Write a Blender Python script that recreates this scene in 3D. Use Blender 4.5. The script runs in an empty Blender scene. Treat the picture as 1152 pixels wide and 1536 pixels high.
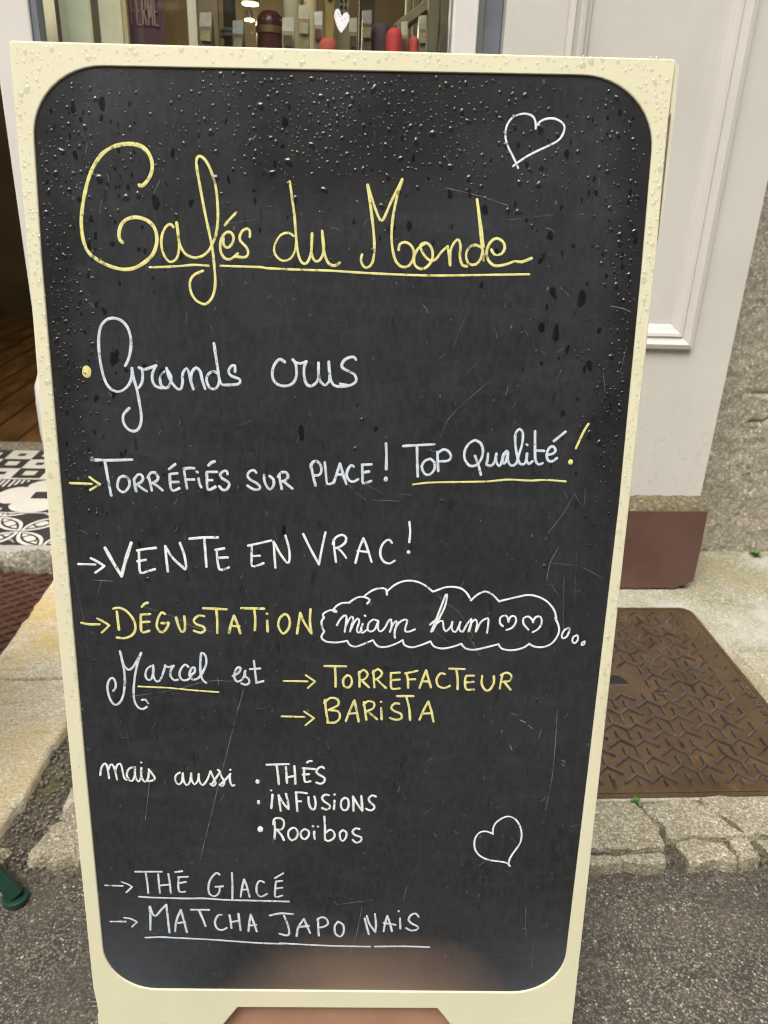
import bpy, bmesh, math, random, json
from mathutils import Vector, Matrix, noise as mnoise

scene = bpy.context.scene
COL = scene.collection
random.seed(7)

# ------------------------------------------------------------------ camera
cam_data = bpy.data.cameras.new('camera')
cam = bpy.data.objects.new('camera', cam_data)
COL.objects.link(cam)
cam_data.sensor_fit = 'VERTICAL'
cam_data.sensor_height = 36.0
cam_data.lens = 27.05
cam_data.clip_start = 0.02
cam_data.clip_end = 300
cam_data.dof.use_dof = True
cam_data.dof.focus_distance = 0.98
cam_data.dof.aperture_fstop = 8.0
cam.matrix_world = Matrix(((0.9977723, -0.0091407, -0.0660829, 0.0),
                           (-0.0570554, 0.3964100, -0.9162990, 0.0),
                           (0.0345715, 0.9180281, 0.3950054, 1.12),
                           (0, 0, 0, 1)))
scene.camera = cam

# ------------------------------------------------------------------ sky, sun, exposure
SUN_EL, SUN_AZ = math.radians(58), math.radians(205)
world = bpy.data.worlds.new('World')
scene.world = world
world.use_nodes = True
wn = world.node_tree
sky = wn.nodes.new('ShaderNodeTexSky')
sky.sky_type = 'NISHITA'
sky.sun_disc = False
sky.sun_elevation = SUN_EL
sky.sun_rotation = SUN_AZ
sky.air_density = 1.0
sky.dust_density = 6.0
sky.ozone_density = 1.0
grey = wn.nodes.new('ShaderNodeHueSaturation')      # overcast: the sky has hardly any colour left
grey.inputs['Saturation'].default_value = 0.30
wn.links.new(sky.outputs[0], grey.inputs['Color'])
wn.links.new(grey.outputs[0], wn.nodes['Background'].inputs[0])
wn.nodes['Background'].inputs[1].default_value = 0.14
sun_data = bpy.data.lights.new('sun', 'SUN')
sun_data.energy = 0.9
sun_data.angle = math.radians(40)
sun_data.color = (1.0, 0.95, 0.87)
sun = bpy.data.objects.new('sun', sun_data)
COL.objects.link(sun)
sun.rotation_euler = (math.pi / 2 - SUN_EL, 0, math.pi - SUN_AZ)
vs = scene.view_settings
vs.view_transform = 'Standard'
vs.look = 'None'
vs.exposure = 0.95
vs.gamma = 1.0
scene.cycles.filter_width = 1.15


# ------------------------------------------------------------------ helpers: objects
def link(name, me, mats=None, parent=None, smooth=False):
    ob = bpy.data.objects.new(name, me)
    COL.objects.link(ob)
    for m in ([] if mats is None else mats if isinstance(mats, (list, tuple)) else [mats]):
        me.materials.append(m)
    if parent:
        ob.parent = parent
    if smooth:
        me.polygons.foreach_set('use_smooth', [True] * len(me.polygons))
    return ob


def tag(ob, label=None, cat=None, group=None, kind=None):
    for k, v in (('label', label), ('category', cat), ('group', group), ('kind', kind)):
        if v:
            ob[k] = v
    return ob


def thing(name, label, cat, loc=(0, 0, 0), group=None):
    e = bpy.data.objects.new(name, None)
    COL.objects.link(e)
    e.empty_display_size = 0.1
    e.location = loc
    return tag(e, label, cat, group)


class MB:
    """collects shapes and links them as ONE mesh object"""
    def __init__(self):
        self.v, self.f, self.mi = [], [], []

    def add(self, vs_, fs, mi=0):
        n = len(self.v)
        self.v += [tuple(p) for p in vs_]
        self.f += [tuple(i + n for i in q) for q in fs]
        self.mi += [mi] * len(fs)

    def box(self, x0, x1, y0, y1, z0, z1, mi=0):
        self.add([(x0, y0, z0), (x1, y0, z0), (x1, y1, z0), (x0, y1, z0), (x0, y0, z1), (x1, y0, z1), (x1, y1, z1), (x0, y1, z1)],
                 [(0, 3, 2, 1), (4, 5, 6, 7), (0, 1, 5, 4), (1, 2, 6, 5), (2, 3, 7, 6), (3, 0, 4, 7)], mi)

    def prism(self, poly, a0, a1, axis='z', mi=0):
        n = len(poly)
        def P(p, a):
            return (p[0], p[1], a) if axis == 'z' else (p[0], a, p[1]) if axis == 'y' else (a, p[0], p[1])
        vs_ = [P(p, a0) for p in poly] + [P(p, a1) for p in poly]
        fs = [tuple(range(n))[::-1], tuple(range(n, 2 * n))] + [(i, (i + 1) % n, n + (i + 1) % n, n + i) for i in range(n)]
        self.add(vs_, fs, mi)

    def tube(self, pts, r, seg=10, mi=0, cap=True):
        pts = [Vector(p) for p in pts]
        rs = r if isinstance(r, (list, tuple)) else [r] * len(pts)
        up = Vector((0, 0, 1))
        vs_, fs = [], []
        for i, p in enumerate(pts):
            d = (pts[min(i + 1, len(pts) - 1)] - pts[max(i - 1, 0)]).normalized()
            a = d.cross(up if abs(d.z) < 0.95 else Vector((1, 0, 0))).normalized()
            b = d.cross(a)
            for k in range(seg):
                t = 2 * math.pi * k / seg
                vs_.append(p + (a * math.cos(t) + b * math.sin(t)) * rs[i])
        for i in range(len(pts) - 1):
            for k in range(seg):
                fs.append((i * seg + k, i * seg + (k + 1) % seg, (i + 1) * seg + (k + 1) % seg, (i + 1) * seg + k))
        if cap:
            fs += [tuple(range(seg))[::-1], tuple(range((len(pts) - 1) * seg, len(pts) * seg))]
        self.add(vs_, fs, mi)

    def lathe(self, prof, c, seg=24, mi=0):
        vs_ = [(c[0] + r * math.cos(2 * math.pi * k / seg), c[1] + r * math.sin(2 * math.pi * k / seg), c[2] + z) for r, z in prof for k in range(seg)]
        fs = [(i * seg + k, i * seg + (k + 1) % seg, (i + 1) * seg + (k + 1) % seg, (i + 1) * seg + k) for i in range(len(prof) - 1) for k in range(seg)]
        fs += [tuple(range(seg))[::-1], tuple(range((len(prof) - 1) * seg, len(prof) * seg))]
        self.add(vs_, fs, mi)

    def build(self, name, mats, parent=None, smooth=False, bevel=0, seg=2, fix=True):
        me = bpy.data.meshes.new(name)
        me.from_pydata(self.v, [], self.f)
        me.polygons.foreach_set('material_index', self.mi)
        if fix:
            bm = bmesh.new()
            bm.from_mesh(me)
            bmesh.ops.recalc_face_normals(bm, faces=bm.faces)
            bm.to_mesh(me)
            bm.free()
        ob = link(name, me, mats, parent, smooth)
        if bevel:
            b = ob.modifiers.new('edge', 'BEVEL')
            b.width = bevel
            b.segments = seg
            b.limit_method = 'ANGLE'
            b.angle_limit = math.radians(35)
        return ob


def plate(name, outer, hole, y0, y1, mat, parent, bevel=0.0):
    bm = bmesh.new()
    def loop(P):
        v = [bm.verts.new((x, y0, z)) for x, z in P]
        return [bm.edges.new((v[i], v[(i + 1) % len(v)])) for i in range(len(v))]
    es = loop(outer) + (loop(hole) if hole else [])
    r_ = bmesh.ops.triangle_fill(bm, use_beauty=True, use_dissolve=False, edges=es)
    faces = [g for g in r_['geom'] if isinstance(g, bmesh.types.BMFace)]
    ex = bmesh.ops.extrude_face_region(bm, geom=faces)
    for g in ex['geom']:
        if isinstance(g, bmesh.types.BMVert):
            g.co.y = y1
    bmesh.ops.recalc_face_normals(bm, faces=bm.faces)
    me = bpy.data.meshes.new(name)
    bm.to_mesh(me)
    bm.free()
    o = link(name, me, mat, parent)
    if bevel:
        b = o.modifiers.new('edge', 'BEVEL')
        b.width = bevel
        b.segments = 3
        b.limit_method = 'ANGLE'
        b.angle_limit = math.radians(50)
    return o


def rnd(a, b):
    return random.uniform(a, b)


def fbm(x, y, z=0.0, oct_=4):
    return mnoise.fractal(Vector((x, y, z)), 1.0, 2.0, oct_)


def catmull(P, step):
    """smooth curve through the points, sampled about every step"""
    if len(P) < 3:
        a, b = P[0], P[-1]
        n = max(2, int((b - a).length / step))
        return [a.lerp(b, i / n) for i in range(n + 1)]
    Q = [P[0] * 2 - P[1]] + list(P) + [P[-1] * 2 - P[-2]]
    out = [P[0]]
    for i in range(1, len(Q) - 2):
        p0, p1, p2, p3 = Q[i - 1:i + 3]
        n = max(2, int((p2 - p1).length / step + 0.5))
        for k in range(1, n + 1):
            t = k / n
            out.append(0.5 * ((2 * p1) + (p2 - p0) * t + (2 * p0 - 5 * p1 + 4 * p2 - p3) * t * t + (3 * p1 - p0 - 3 * p2 + p3) * t ** 3))
    return out


# ------------------------------------------------------------------ helpers: materials
class Mat:
    def __init__(self, name, rough=0.6, spec=0.5, metal=0.0):
        self.m = bpy.data.materials.new(name)
        self.m.use_nodes = True
        self.nt = self.m.node_tree
        self.b = self.nt.nodes['Principled BSDF']
        self.b.inputs['Roughness'].default_value = rough
        self.b.inputs['Specular IOR Level'].default_value = spec
        self.b.inputs['Metallic'].default_value = metal
        self.tc = self.nt.nodes.new('ShaderNodeTexCoord')
        self.h = None

    def n(self, t):
        return self.nt.nodes.new(t)

    def l(self, a, b):
        self.nt.links.new(a, b)

    def co(self, scale=(1, 1, 1), loc=(0, 0, 0), rot=(0, 0, 0), space='Object'):
        mp = self.n('ShaderNodeMapping')
        mp.inputs['Scale'].default_value = scale
        mp.inputs['Location'].default_value = loc
        mp.inputs['Rotation'].default_value = rot
        self.l(self.tc.outputs[space], mp.inputs[0])
        return mp.outputs[0]

    def noise(self, scale, detail=4, rough=0.55, co=None, dist=0.0):
        t = self.n('ShaderNodeTexNoise')
        t.inputs['Scale'].default_value = scale
        t.inputs['Detail'].default_value = detail
        t.inputs['Roughness'].default_value = rough
        t.inputs['Distortion'].default_value = dist
        self.l(co or self.tc.outputs['Object'], t.inputs['Vector'])
        return t.outputs['Fac']

    def voro(self, scale, feature='F1', out='Distance', co=None, rnd_=1.0):
        t = self.n('ShaderNodeTexVoronoi')
        t.feature = feature
        t.inputs['Scale'].default_value = scale
        t.inputs['Randomness'].default_value = rnd_
        self.l(co or self.tc.outputs['Object'], t.inputs['Vector'])
        return t.outputs[out]

    def ramp(self, fac, stops, interp='LINEAR'):
        r = self.n('ShaderNodeValToRGB')
        r.color_ramp.interpolation = interp
        e = r.color_ramp.elements
        while len(e) < len(stops):
            e.new(0.5)
        for i, (p, c) in enumerate(stops):
            e[i].position = p
            e[i].color = (c, c, c, 1) if isinstance(c, (int, float)) else (*c, 1)
        self.l(fac, r.inputs[0])
        return r.outputs[0]

    def mix(self, fac, a, b, mode='MIX'):
        x = self.n('ShaderNodeMix')
        x.data_type = 'RGBA'
        x.blend_type = mode
        for i, s in ((0, fac), (6, a), (7, b)):
            if isinstance(s, (int, float)):
                x.inputs[i].default_value = s if i == 0 else (s, s, s, 1)
            elif isinstance(s, tuple):
                x.inputs[i].default_value = (*s, 1)
            else:
                self.l(s, x.inputs[i])
        return x.outputs[2]

    def math(self, op, a, b=0.0, clamp=False):
        x = self.n('ShaderNodeMath')
        x.operation = op
        x.use_clamp = clamp
        for i, s in ((0, a), (1, b)):
            if isinstance(s, (int, float)):
                x.inputs[i].default_value = s
            else:
                self.l(s, x.inputs[i])
        return x.outputs[0]

    def color(self, c):
        if isinstance(c, tuple):
            self.b.inputs['Base Color'].default_value = (*c, 1)
        else:
            self.l(c, self.b.inputs['Base Color'])
        return self

    def rough(self, c):
        self.l(c, self.b.inputs['Roughness'])
        return self

    def bump(self, h, strength=0.5, dist=0.002):
        bp = self.n('ShaderNodeBump')
        bp.inputs['Strength'].default_value = strength
        bp.inputs['Distance'].default_value = dist
        self.l(h, bp.inputs['Height'])
        if self.h:
            self.l(self.h, bp.inputs['Normal'])
        self.h = bp.outputs[0]
        self.l(self.h, self.b.inputs['Normal'])
        return self


def simple(name, c, rough=0.6, var=0.12, scale=9, bump=0.0, metal=0.0, spec=0.5, bscale=60, dark=None):
    k = Mat(name, rough, spec, metal)
    lo = dark or tuple(x * (1 - var) for x in c)
    hi = tuple(min(1, x * (1 + var * 0.6)) for x in c)
    k.color(k.mix(k.ramp(k.noise(scale, 6, 0.6), [(0.3, 0.0), (0.7, 1.0)]), lo, hi))
    if bump:
        k.bump(k.noise(bscale, 5), bump, 0.002)
    return k.m


def make_blackboard():
    k = Mat('blackboard', 0.33, 0.42)
    big = k.ramp(k.noise(5, 6, 0.6), [(0.3, 0.0), (0.75, 1.0)])
    c = k.mix(big, (0.0135, 0.0150, 0.0170), (0.027, 0.029, 0.032))
    fine = k.ramp(k.noise(160, 3, 0.7, k.co((1, 1, 0.45))), [(0.35, 0.0), (0.7, 1.0)])
    c = k.mix(k.math('MULTIPLY', fine, 0.6), c, (0.040, 0.041, 0.0415))
    wipe = k.ramp(k.noise(14, 5, 0.7, k.co((0.5, 1, 2.2), rot=(0, 0.7, 0)), 0.8), [(0.52, 0.0), (0.72, 1.0)])
    c = k.mix(k.math('MULTIPLY', wipe, 0.35), c, (0.052, 0.055, 0.058))
    scuff = k.ramp(k.noise(170, 3, 0.6, k.co((1, 1, 0.22))), [(0.64, 0.0), (0.70, 1.0)])
    c = k.mix(k.math('MULTIPLY', scuff, 0.55), c, (0.006, 0.006, 0.006))
    # dark reflection painted in at the top centre; rain-darkened strips down both sides
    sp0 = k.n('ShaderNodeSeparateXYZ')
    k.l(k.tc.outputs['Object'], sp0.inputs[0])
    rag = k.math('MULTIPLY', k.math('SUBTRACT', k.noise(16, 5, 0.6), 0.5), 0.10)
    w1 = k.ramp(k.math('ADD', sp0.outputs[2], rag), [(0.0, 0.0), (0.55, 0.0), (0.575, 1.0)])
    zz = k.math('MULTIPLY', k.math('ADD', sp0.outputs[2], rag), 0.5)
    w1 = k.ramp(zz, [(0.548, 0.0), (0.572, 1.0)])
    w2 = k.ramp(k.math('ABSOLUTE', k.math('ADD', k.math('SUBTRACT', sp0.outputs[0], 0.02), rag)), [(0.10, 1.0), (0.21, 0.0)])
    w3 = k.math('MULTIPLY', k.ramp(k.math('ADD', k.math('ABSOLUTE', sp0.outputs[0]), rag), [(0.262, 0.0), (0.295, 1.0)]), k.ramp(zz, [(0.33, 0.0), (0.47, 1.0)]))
    wet = k.math('MAXIMUM', k.math('MULTIPLY', w1, w2), k.math('MULTIPLY', w3, 0.8), True)  # first term is the painted reflection, second the wetted sides
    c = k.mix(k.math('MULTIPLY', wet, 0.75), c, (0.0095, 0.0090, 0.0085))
    # bluish sheen of the two lower corners painted into the colour, broken by noise
    sep = k.n('ShaderNodeSeparateXYZ')
    k.l(k.tc.outputs['Object'], sep.inputs[0])
    sheen_noise = k.ramp(k.noise(7, 5, 0.6), [(0.35, 0.0), (0.7, 1.0)])
    low = k.ramp(k.math('ABSOLUTE', sep.outputs[0]), [(0.14, 0.0), (0.31, 1.0)])
    lowz = k.ramp(sep.outputs[2], [(0.12, 1.0), (0.27, 0.0)])
    c = k.mix(k.math('MULTIPLY', k.math('MULTIPLY', low, lowz), k.math('MULTIPLY_ADD', sheen_noise, 0.5)), c, (0.075, 0.088, 0.105))
    # tan blur of a finger at the lens, painted in above the cut-out
    vm = k.n('ShaderNodeVectorMath')
    vm.operation = 'LENGTH'
    k.l(k.co((4.0, 0, 7.0), loc=(-0.15, 0, -0.68)), vm.inputs[0])
    finger_blur = k.ramp(k.math('ADD', vm.outputs['Value'], k.math('MULTIPLY', k.noise(9, 6, 0.6), 0.35)), [(0.16, 1.0), (1.12, 0.0)])
    c = k.mix(k.math('MULTIPLY', finger_blur, 0.9), c, (0.29, 0.195, 0.14))
    # specks of chalk and chips in the paint
    for sc, th, g in ((55, 0.075, 0.45), (120, 0.085, 0.30)):
        t = k.n('ShaderNodeTexVoronoi')
        t.inputs['Scale'].default_value = sc
        k.l(k.co((1, 1, 0.62)), t.inputs['Vector'])
        s2 = k.n('ShaderNodeSeparateColor')
        k.l(t.outputs['Color'], s2.inputs[0])
        on = k.math('MULTIPLY', k.math('LESS_THAN', t.outputs['Distance'], th), k.math('GREATER_THAN', s2.outputs[0], 0.80))
        c = k.mix(k.math('MULTIPLY', on, s2.outputs[1]), c, (g, g, g))
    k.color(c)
    k.rough(k.ramp(k.noise(11, 5), [(0.3, 0.28), (0.7, 0.42)]))
    k.bump(k.noise(220, 3), 0.06, 0.001)
    return k.m


def make_marker(name, c, worn):
    k = Mat(name, 0.75, 0.15)
    gap = k.ramp(k.noise(110, 4, 0.75, k.co((1, 1, 1), loc=(3, 1, 2))), [(0.60, 0.0), (0.64, 1.0)])
    var = k.ramp(k.noise(130, 4, 0.7), [(0.35, 0.0), (0.6, 1.0)])
    k.color(k.mix(k.math('MULTIPLY', gap, 0.8), k.mix(var, tuple(x * 0.74 for x in c), c), worn))
    return k.m


def make_cream(name, c, c2):
    k = Mat(name, 0.42, 0.4)
    base = k.mix(k.ramp(k.noise(6, 6, 0.6), [(0.3, 0.0), (0.7, 1.0)]), c2, c)
    grime = k.ramp(k.noise(26, 6, 0.7, k.co((1, 1, 0.5))), [(0.60, 0.0), (0.80, 1.0)])
    base = k.mix(k.math('MULTIPLY', grime, 0.14), base, (0.40, 0.36, 0.24))
    t = k.ramp(k.voro(70), [(0.03, 1.0), (0.06, 0.0)])
    base = k.mix(k.math('MULTIPLY', t, 0.12), base, (0.30, 0.24, 0.14))
    k.color(base)
    k.bump(k.noise(140, 3), 0.05, 0.001)
    return k.m


def make_asphalt():
    k = Mat('asphalt', 0.55, 0.5)
    v = k.n('ShaderNodeTexVoronoi')
    v.inputs['Scale'].default_value = 290
    k.l(k.tc.outputs['Object'], v.inputs['Vector'])
    sp = k.n('ShaderNodeSeparateColor')
    k.l(v.outputs['Color'], sp.inputs[0])
    c = k.ramp(sp.outputs[0], [(0.0, (0.055, 0.050, 0.041)), (0.30, (0.125, 0.112, 0.088)), (0.58, (0.195, 0.174, 0.136)), (0.80, (0.25, 0.215, 0.165)), (0.955, (0.48, 0.43, 0.35))], 'CONSTANT')
    edge = k.ramp(v.outputs['Distance'], [(0.34, 0.0), (0.66, 1.0)])
    c = k.mix(k.math('MULTIPLY', edge, 0.80), c, (0.024, 0.021, 0.016))
    v2 = k.n('ShaderNodeTexVoronoi')
    v2.inputs['Scale'].default_value = 125
    k.l(k.tc.outputs['Object'], v2.inputs['Vector'])
    s2 = k.n('ShaderNodeSeparateColor')
    k.l(v2.outputs['Color'], s2.inputs[0])
    big = k.math('MULTIPLY', k.math('LESS_THAN', v2.outputs['Distance'], 0.34), k.math('GREATER_THAN', s2.outputs[0], 0.82))
    c = k.mix(big, c, k.ramp(s2.outputs[1], [(0.0, (0.030, 0.032, 0.032)), (0.5, (0.10, 0.085, 0.062)), (0.8, (0.22, 0.19, 0.15)), (0.93, (0.48, 0.45, 0.40))], 'CONSTANT'))
    patch = k.ramp(k.noise(11, 5, 0.65), [(0.42, 0.0), (0.66, 1.0)])
    c = k.mix(k.math('MULTIPLY', patch, 0.35), c, (0.135, 0.115, 0.085))
    damp = k.ramp(k.noise(4.5, 6, 0.65), [(0.42, 0.0), (0.62, 1.0)])
    c = k.mix(k.math('MULTIPLY', damp, 0.5), c, (0.045, 0.040, 0.031))
    k.color(c)
    k.rough(k.ramp(k.noise(60, 4), [(0.3, 0.28), (0.7, 0.65)]))
    k.bump(v.outputs['Distance'], -1.0, 0.006)
    k.bump(k.noise(420, 3), 0.35, 0.0015)
    return k.m


def make_stone(name, c, c2, spot, moss=0.0, yellow=0.0, fine=260, broad=0.0):
    k = Mat(name, 0.72, 0.35)
    base = k.mix(k.ramp(k.noise(9, 6, 0.65), [(0.3, 0.0), (0.7, 1.0)]), c2, c)
    g = k.ramp(k.noise(fine, 4, 0.75), [(0.42, 0.0), (0.52, 0.6), (0.60, 1.0)])
    base = k.mix(k.math('MULTIPLY', k.math('SUBTRACT', 1.0, g), 0.9), base, spot)
    hi = k.ramp(k.noise(fine * 0.8, 3, 0.8, k.co((1, 1, 1), loc=(7, 3, 1))), [(0.57, 0.0), (0.63, 1.0)])
    base = k.mix(k.math('MULTIPLY', hi, 0.75), base, tuple(min(0.8, x * 1.8) for x in c))
    blot = k.ramp(k.noise(28, 6, 0.7), [(0.40, 0.0), (0.62, 1.0)])
    base = k.mix(k.math('MULTIPLY', blot, 0.28), base, tuple(x * 0.9 for x in spot))
    pit = k.ramp(k.voro(130), [(0.05, 1.0), (0.16, 0.0)])
    base = k.mix(k.math('MULTIPLY', pit, 0.6), base, tuple(x * 0.4 for x in spot))
    if yellow:
        yl = k.ramp(k.noise(3.5, 5, 0.6), [(0.45, 0.0), (0.62, 1.0)])
        base = k.mix(k.math('MULTIPLY', yl, yellow), base, (0.55, 0.40, 0.14))
        veil = k.ramp(k.noise(20, 8, 0.8, k.co((0.7, 2.2, 1), rot=(0, 0, 0.5))), [(0.56, 0.0), (0.64, 1.0)])
        base = k.mix(k.math('MULTIPLY', veil, 0.55), base, (0.16, 0.135, 0.09))
    if broad:
        br = k.noise(2.6, 5, 0.6)
        base = k.mix(k.math('MULTIPLY', k.ramp(br, [(0.50, 0.0), (0.62, 1.0)]), broad), base, (0.52, 0.51, 0.45))
        base = k.mix(k.math('MULTIPLY', k.ramp(br, [(0.36, 1.0), (0.47, 0.0)]), broad * 0.8), base, (0.27, 0.245, 0.12))
    if moss:
        ms = k.ramp(k.noise(12, 7, 0.7), [(0.52, 0.0), (0.68, 1.0)])
        base = k.mix(k.math('MULTIPLY', ms, moss), base, (0.115, 0.115, 0.030))
    k.color(base)
    k.bump(k.noise(fine * 0.5, 6, 0.7), 0.75, 0.006)
    return k.m


def make_paint(name, c):
    k = Mat(name, 0.42, 0.4)
    base = k.mix(k.ramp(k.noise(4, 6, 0.6), [(0.3, 0.0), (0.7, 1.0)]), tuple(x * 0.92 for x in c), c)
    streak = k.ramp(k.noise(7, 6, 0.7, k.co((2.2, 1, 0.35))), [(0.52, 0.0), (0.75, 1.0)])
    base = k.mix(k.math('MULTIPLY', streak, 0.16), base, tuple(x * 0.62 for x in c))
    sep = k.n('ShaderNodeSeparateXYZ')
    k.l(k.tc.outputs['Object'], sep.inputs[0])
    splash = k.math('MULTIPLY', k.ramp(sep.outputs[2], [(0.30, 1.0), (0.72, 0.0)]), k.ramp(k.noise(55, 5, 0.75), [(0.55, 0.0), (0.66, 1.0)]))
    base = k.mix(k.math('MULTIPLY', splash, 0.38), base, (0.26, 0.235, 0.17))
    chip = k.ramp(k.voro(26), [(0.02, 1.0), (0.035, 0.0)])
    base = k.mix(k.math('MULTIPLY', chip, 0.5), base, (0.22, 0.19, 0.14))
    k.color(base)
    k.bump(k.noise(45, 4, 0.6, k.co((0.4, 1, 2.0))), 0.10, 0.002)
    return k.m


M = {}
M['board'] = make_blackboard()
M['white'] = make_marker('white_marker', (0.80, 0.81, 0.81), (0.10, 0.10, 0.10))
M['pale'] = make_marker('pale_blue_marker', (0.62, 0.68, 0.74), (0.10, 0.10, 0.11))
M['yellow'] = make_marker('yellow_marker', (0.76, 0.71, 0.27), (0.16, 0.14, 0.05))
M['scratch'] = simple('scratch', (0.16, 0.16, 0.157), 0.7, 0.9, 60)
M['cream'] = make_cream('cream_paint', (0.725, 0.69, 0.485), (0.665, 0.63, 0.435))
M['edge'] = make_cream('edge_paint', (0.70, 0.66, 0.50), (0.60, 0.56, 0.42))
M['chip'] = simple('bare_board', (0.16, 0.12, 0.07), 0.8, 0.3, 80)
M['finger_blur_fill'] = simple('brown_finger_blur', (0.46, 0.255, 0.165), 0.6, 0.25, 5)
M['steel'] = simple('dull_steel', (0.33, 0.31, 0.29), 0.38, 0.2, 30, metal=0.9)


def make_clear(name, tint, ior):
    m = bpy.data.materials.new(name)
    m.use_nodes = True
    t_ = m.node_tree
    t_.nodes.remove(t_.nodes['Principled BSDF'])
    tr, gs, fr, mx = (t_.nodes.new(q) for q in ('ShaderNodeBsdfTransparent', 'ShaderNodeBsdfGlossy', 'ShaderNodeFresnel', 'ShaderNodeMixShader'))
    tr.inputs[0].default_value = (*tint, 1)
    gs.inputs['Roughness'].default_value = 0.0
    geo, pw = t_.nodes.new('ShaderNodeNewGeometry'), t_.nodes.new('ShaderNodeMapRange')
    pw.inputs[3].default_value = ior
    pw.inputs[4].default_value = 1.0 / ior       # thin sheet: the same reflectance from both sides
    t_.links.new(geo.outputs['Backfacing'], pw.inputs[0])
    t_.links.new(pw.outputs[0], fr.inputs[0])
    t_.links.new(fr.outputs[0], mx.inputs[0])
    t_.links.new(tr.outputs[0], mx.inputs[1])
    t_.links.new(gs.outputs[0], mx.inputs[2])
    t_.links.new(mx.outputs[0], t_.nodes['Material Output'].inputs[0])
    return m


M['glass'] = make_clear('window_glass', (0.97, 0.985, 0.96), 1.5)
M['water'] = make_clear('water_on_black', (0.66, 0.66, 0.67), 1.6)      # wet chalk board is darker than dry
M['water_flat'] = make_clear('drying_water', (0.58, 0.58, 0.59), 1.4)
M['water_frame'] = make_clear('water_on_paint', (0.955, 0.955, 0.95), 1.75)
M['asphalt'] = make_asphalt()
M['kerb'] = make_stone('kerb_granite', (0.52, 0.47, 0.35), (0.39, 0.345, 0.25), (0.15, 0.125, 0.08), moss=0.30, fine=200)
M['cobble'] = make_stone('cobble_granite', (0.50, 0.44, 0.32), (0.38, 0.33, 0.24), (0.15, 0.125, 0.085), fine=190)
M['slab'] = make_stone('slab_limestone', (0.78, 0.72, 0.55), (0.66, 0.60, 0.43), (0.38, 0.32, 0.21), yellow=0.72, fine=170)
M['paleslab'] = make_stone('pale_slab', (0.52, 0.48, 0.36), (0.42, 0.385, 0.28), (0.24, 0.21, 0.14), fine=170)
M['concrete'] = make_stone('pavement_concrete', (0.47, 0.44, 0.33), (0.33, 0.305, 0.205), (0.20, 0.18, 0.115), moss=0.4, fine=150, broad=0.6)
M['dirt'] = make_stone('joint_dirt', (0.19, 0.165, 0.115), (0.10, 0.088, 0.064), (0.03, 0.022, 0.016), moss=0.45, fine=120)
M['mortar'] = make_stone('worn_cement', (0.36, 0.32, 0.24), (0.24, 0.21, 0.16), (0.11, 0.10, 0.075), fine=90)
M['wallstone'] = make_stone('wall_stone', (0.47, 0.425, 0.335), (0.36, 0.325, 0.25), (0.21, 0.18, 0.135), moss=0.35, fine=120)
M['grit'] = simple('grit_stone', (0.20, 0.175, 0.14), 0.6, 0.8, 150)
M['paint'] = make_paint('greige_paint', (0.565, 0.54, 0.485))
M['jamb'] = make_paint('pale_paint', (0.67, 0.635, 0.59))
k = Mat('maroon_paint', 0.40, 0.45)
cc = k.mix(k.ramp(k.noise(8, 6, 0.65), [(0.3, 0.0), (0.7, 1.0)]), (0.082, 0.039, 0.031), (0.118, 0.059, 0.046))
cc = k.mix(k.math('MULTIPLY', k.ramp(k.noise(30, 5, 0.7, k.co((0.5, 1, 3.0))), [(0.60, 0.0), (0.72, 1.0)]), 0.35), cc, (0.21, 0.15, 0.13))
cc = k.mix(k.ramp(k.noise(90, 4, 0.7), [(0.66, 0.0), (0.70, 0.6)]), cc, (0.030, 0.020, 0.018))
k.color(cc)
k.bump(k.noise(60, 5), 0.25, 0.002)
M['plinth'] = k.m
M['mossy'] = make_stone('mossy_ledge', (0.22, 0.19, 0.12), (0.15, 0.13, 0.075), (0.07, 0.06, 0.03), moss=0.9, fine=120)
M['gasket'] = simple('grey_gasket', (0.16, 0.175, 0.20), 0.45, 0.15, 20)
M['reveal'] = simple('green_grey_reveal', (0.29, 0.32, 0.29), 0.3, 0.12, 10)
M['cavity'] = simple('dark_cavity', (0.012, 0.010, 0.008), 0.9)
M['inner'] = simple('shop_interior_wall', (0.12, 0.088, 0.052), 0.8, 0.4, 3)
M['tilewhite'] = simple('tile_white', (0.66, 0.63, 0.57), 0.28, 0.08, 12)
M['tileblack'] = simple('tile_black', (0.050, 0.049, 0.046), 0.30, 0.3, 30)
M['grate'] = simple('rusty_grate', (0.085, 0.040, 0.028), 0.40, 0.35, 25, bump=0.2, bscale=120)
M['green'] = simple('dark_green_paint', (0.010, 0.040, 0.026), 0.32, 0.25, 25)
M['leaf'] = simple('weed_leaf', (0.10, 0.24, 0.030), 0.5, 0.3, 40)
M['dryleaf'] = simple('dry_leaf', (0.12, 0.060, 0.028), 0.7, 0.4, 60)


def make_castiron():
    k = Mat('rusty_cast_iron', 0.36, 0.5, 0.25)
    c = k.mix(k.ramp(k.noise(6, 6, 0.65), [(0.35, 0.0), (0.65, 1.0)]), (0.072, 0.046, 0.025), (0.112, 0.070, 0.036))
    c = k.mix(k.math('MULTIPLY', k.ramp(k.noise(18, 6, 0.7), [(0.56, 0.0), (0.72, 1.0)]), 0.8), c, (0.17, 0.095, 0.045))
    c = k.mix(k.ramp(k.noise(130, 3, 0.7), [(0.68, 0.0), (0.72, 0.6)]), c, (0.22, 0.17, 0.11))
    k.color(c)
    k.rough(k.ramp(k.noise(10, 5), [(0.35, 0.14), (0.7, 0.42)]))
    k.bump(k.noise(200, 4), 0.25, 0.001)
    return k.m


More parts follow.
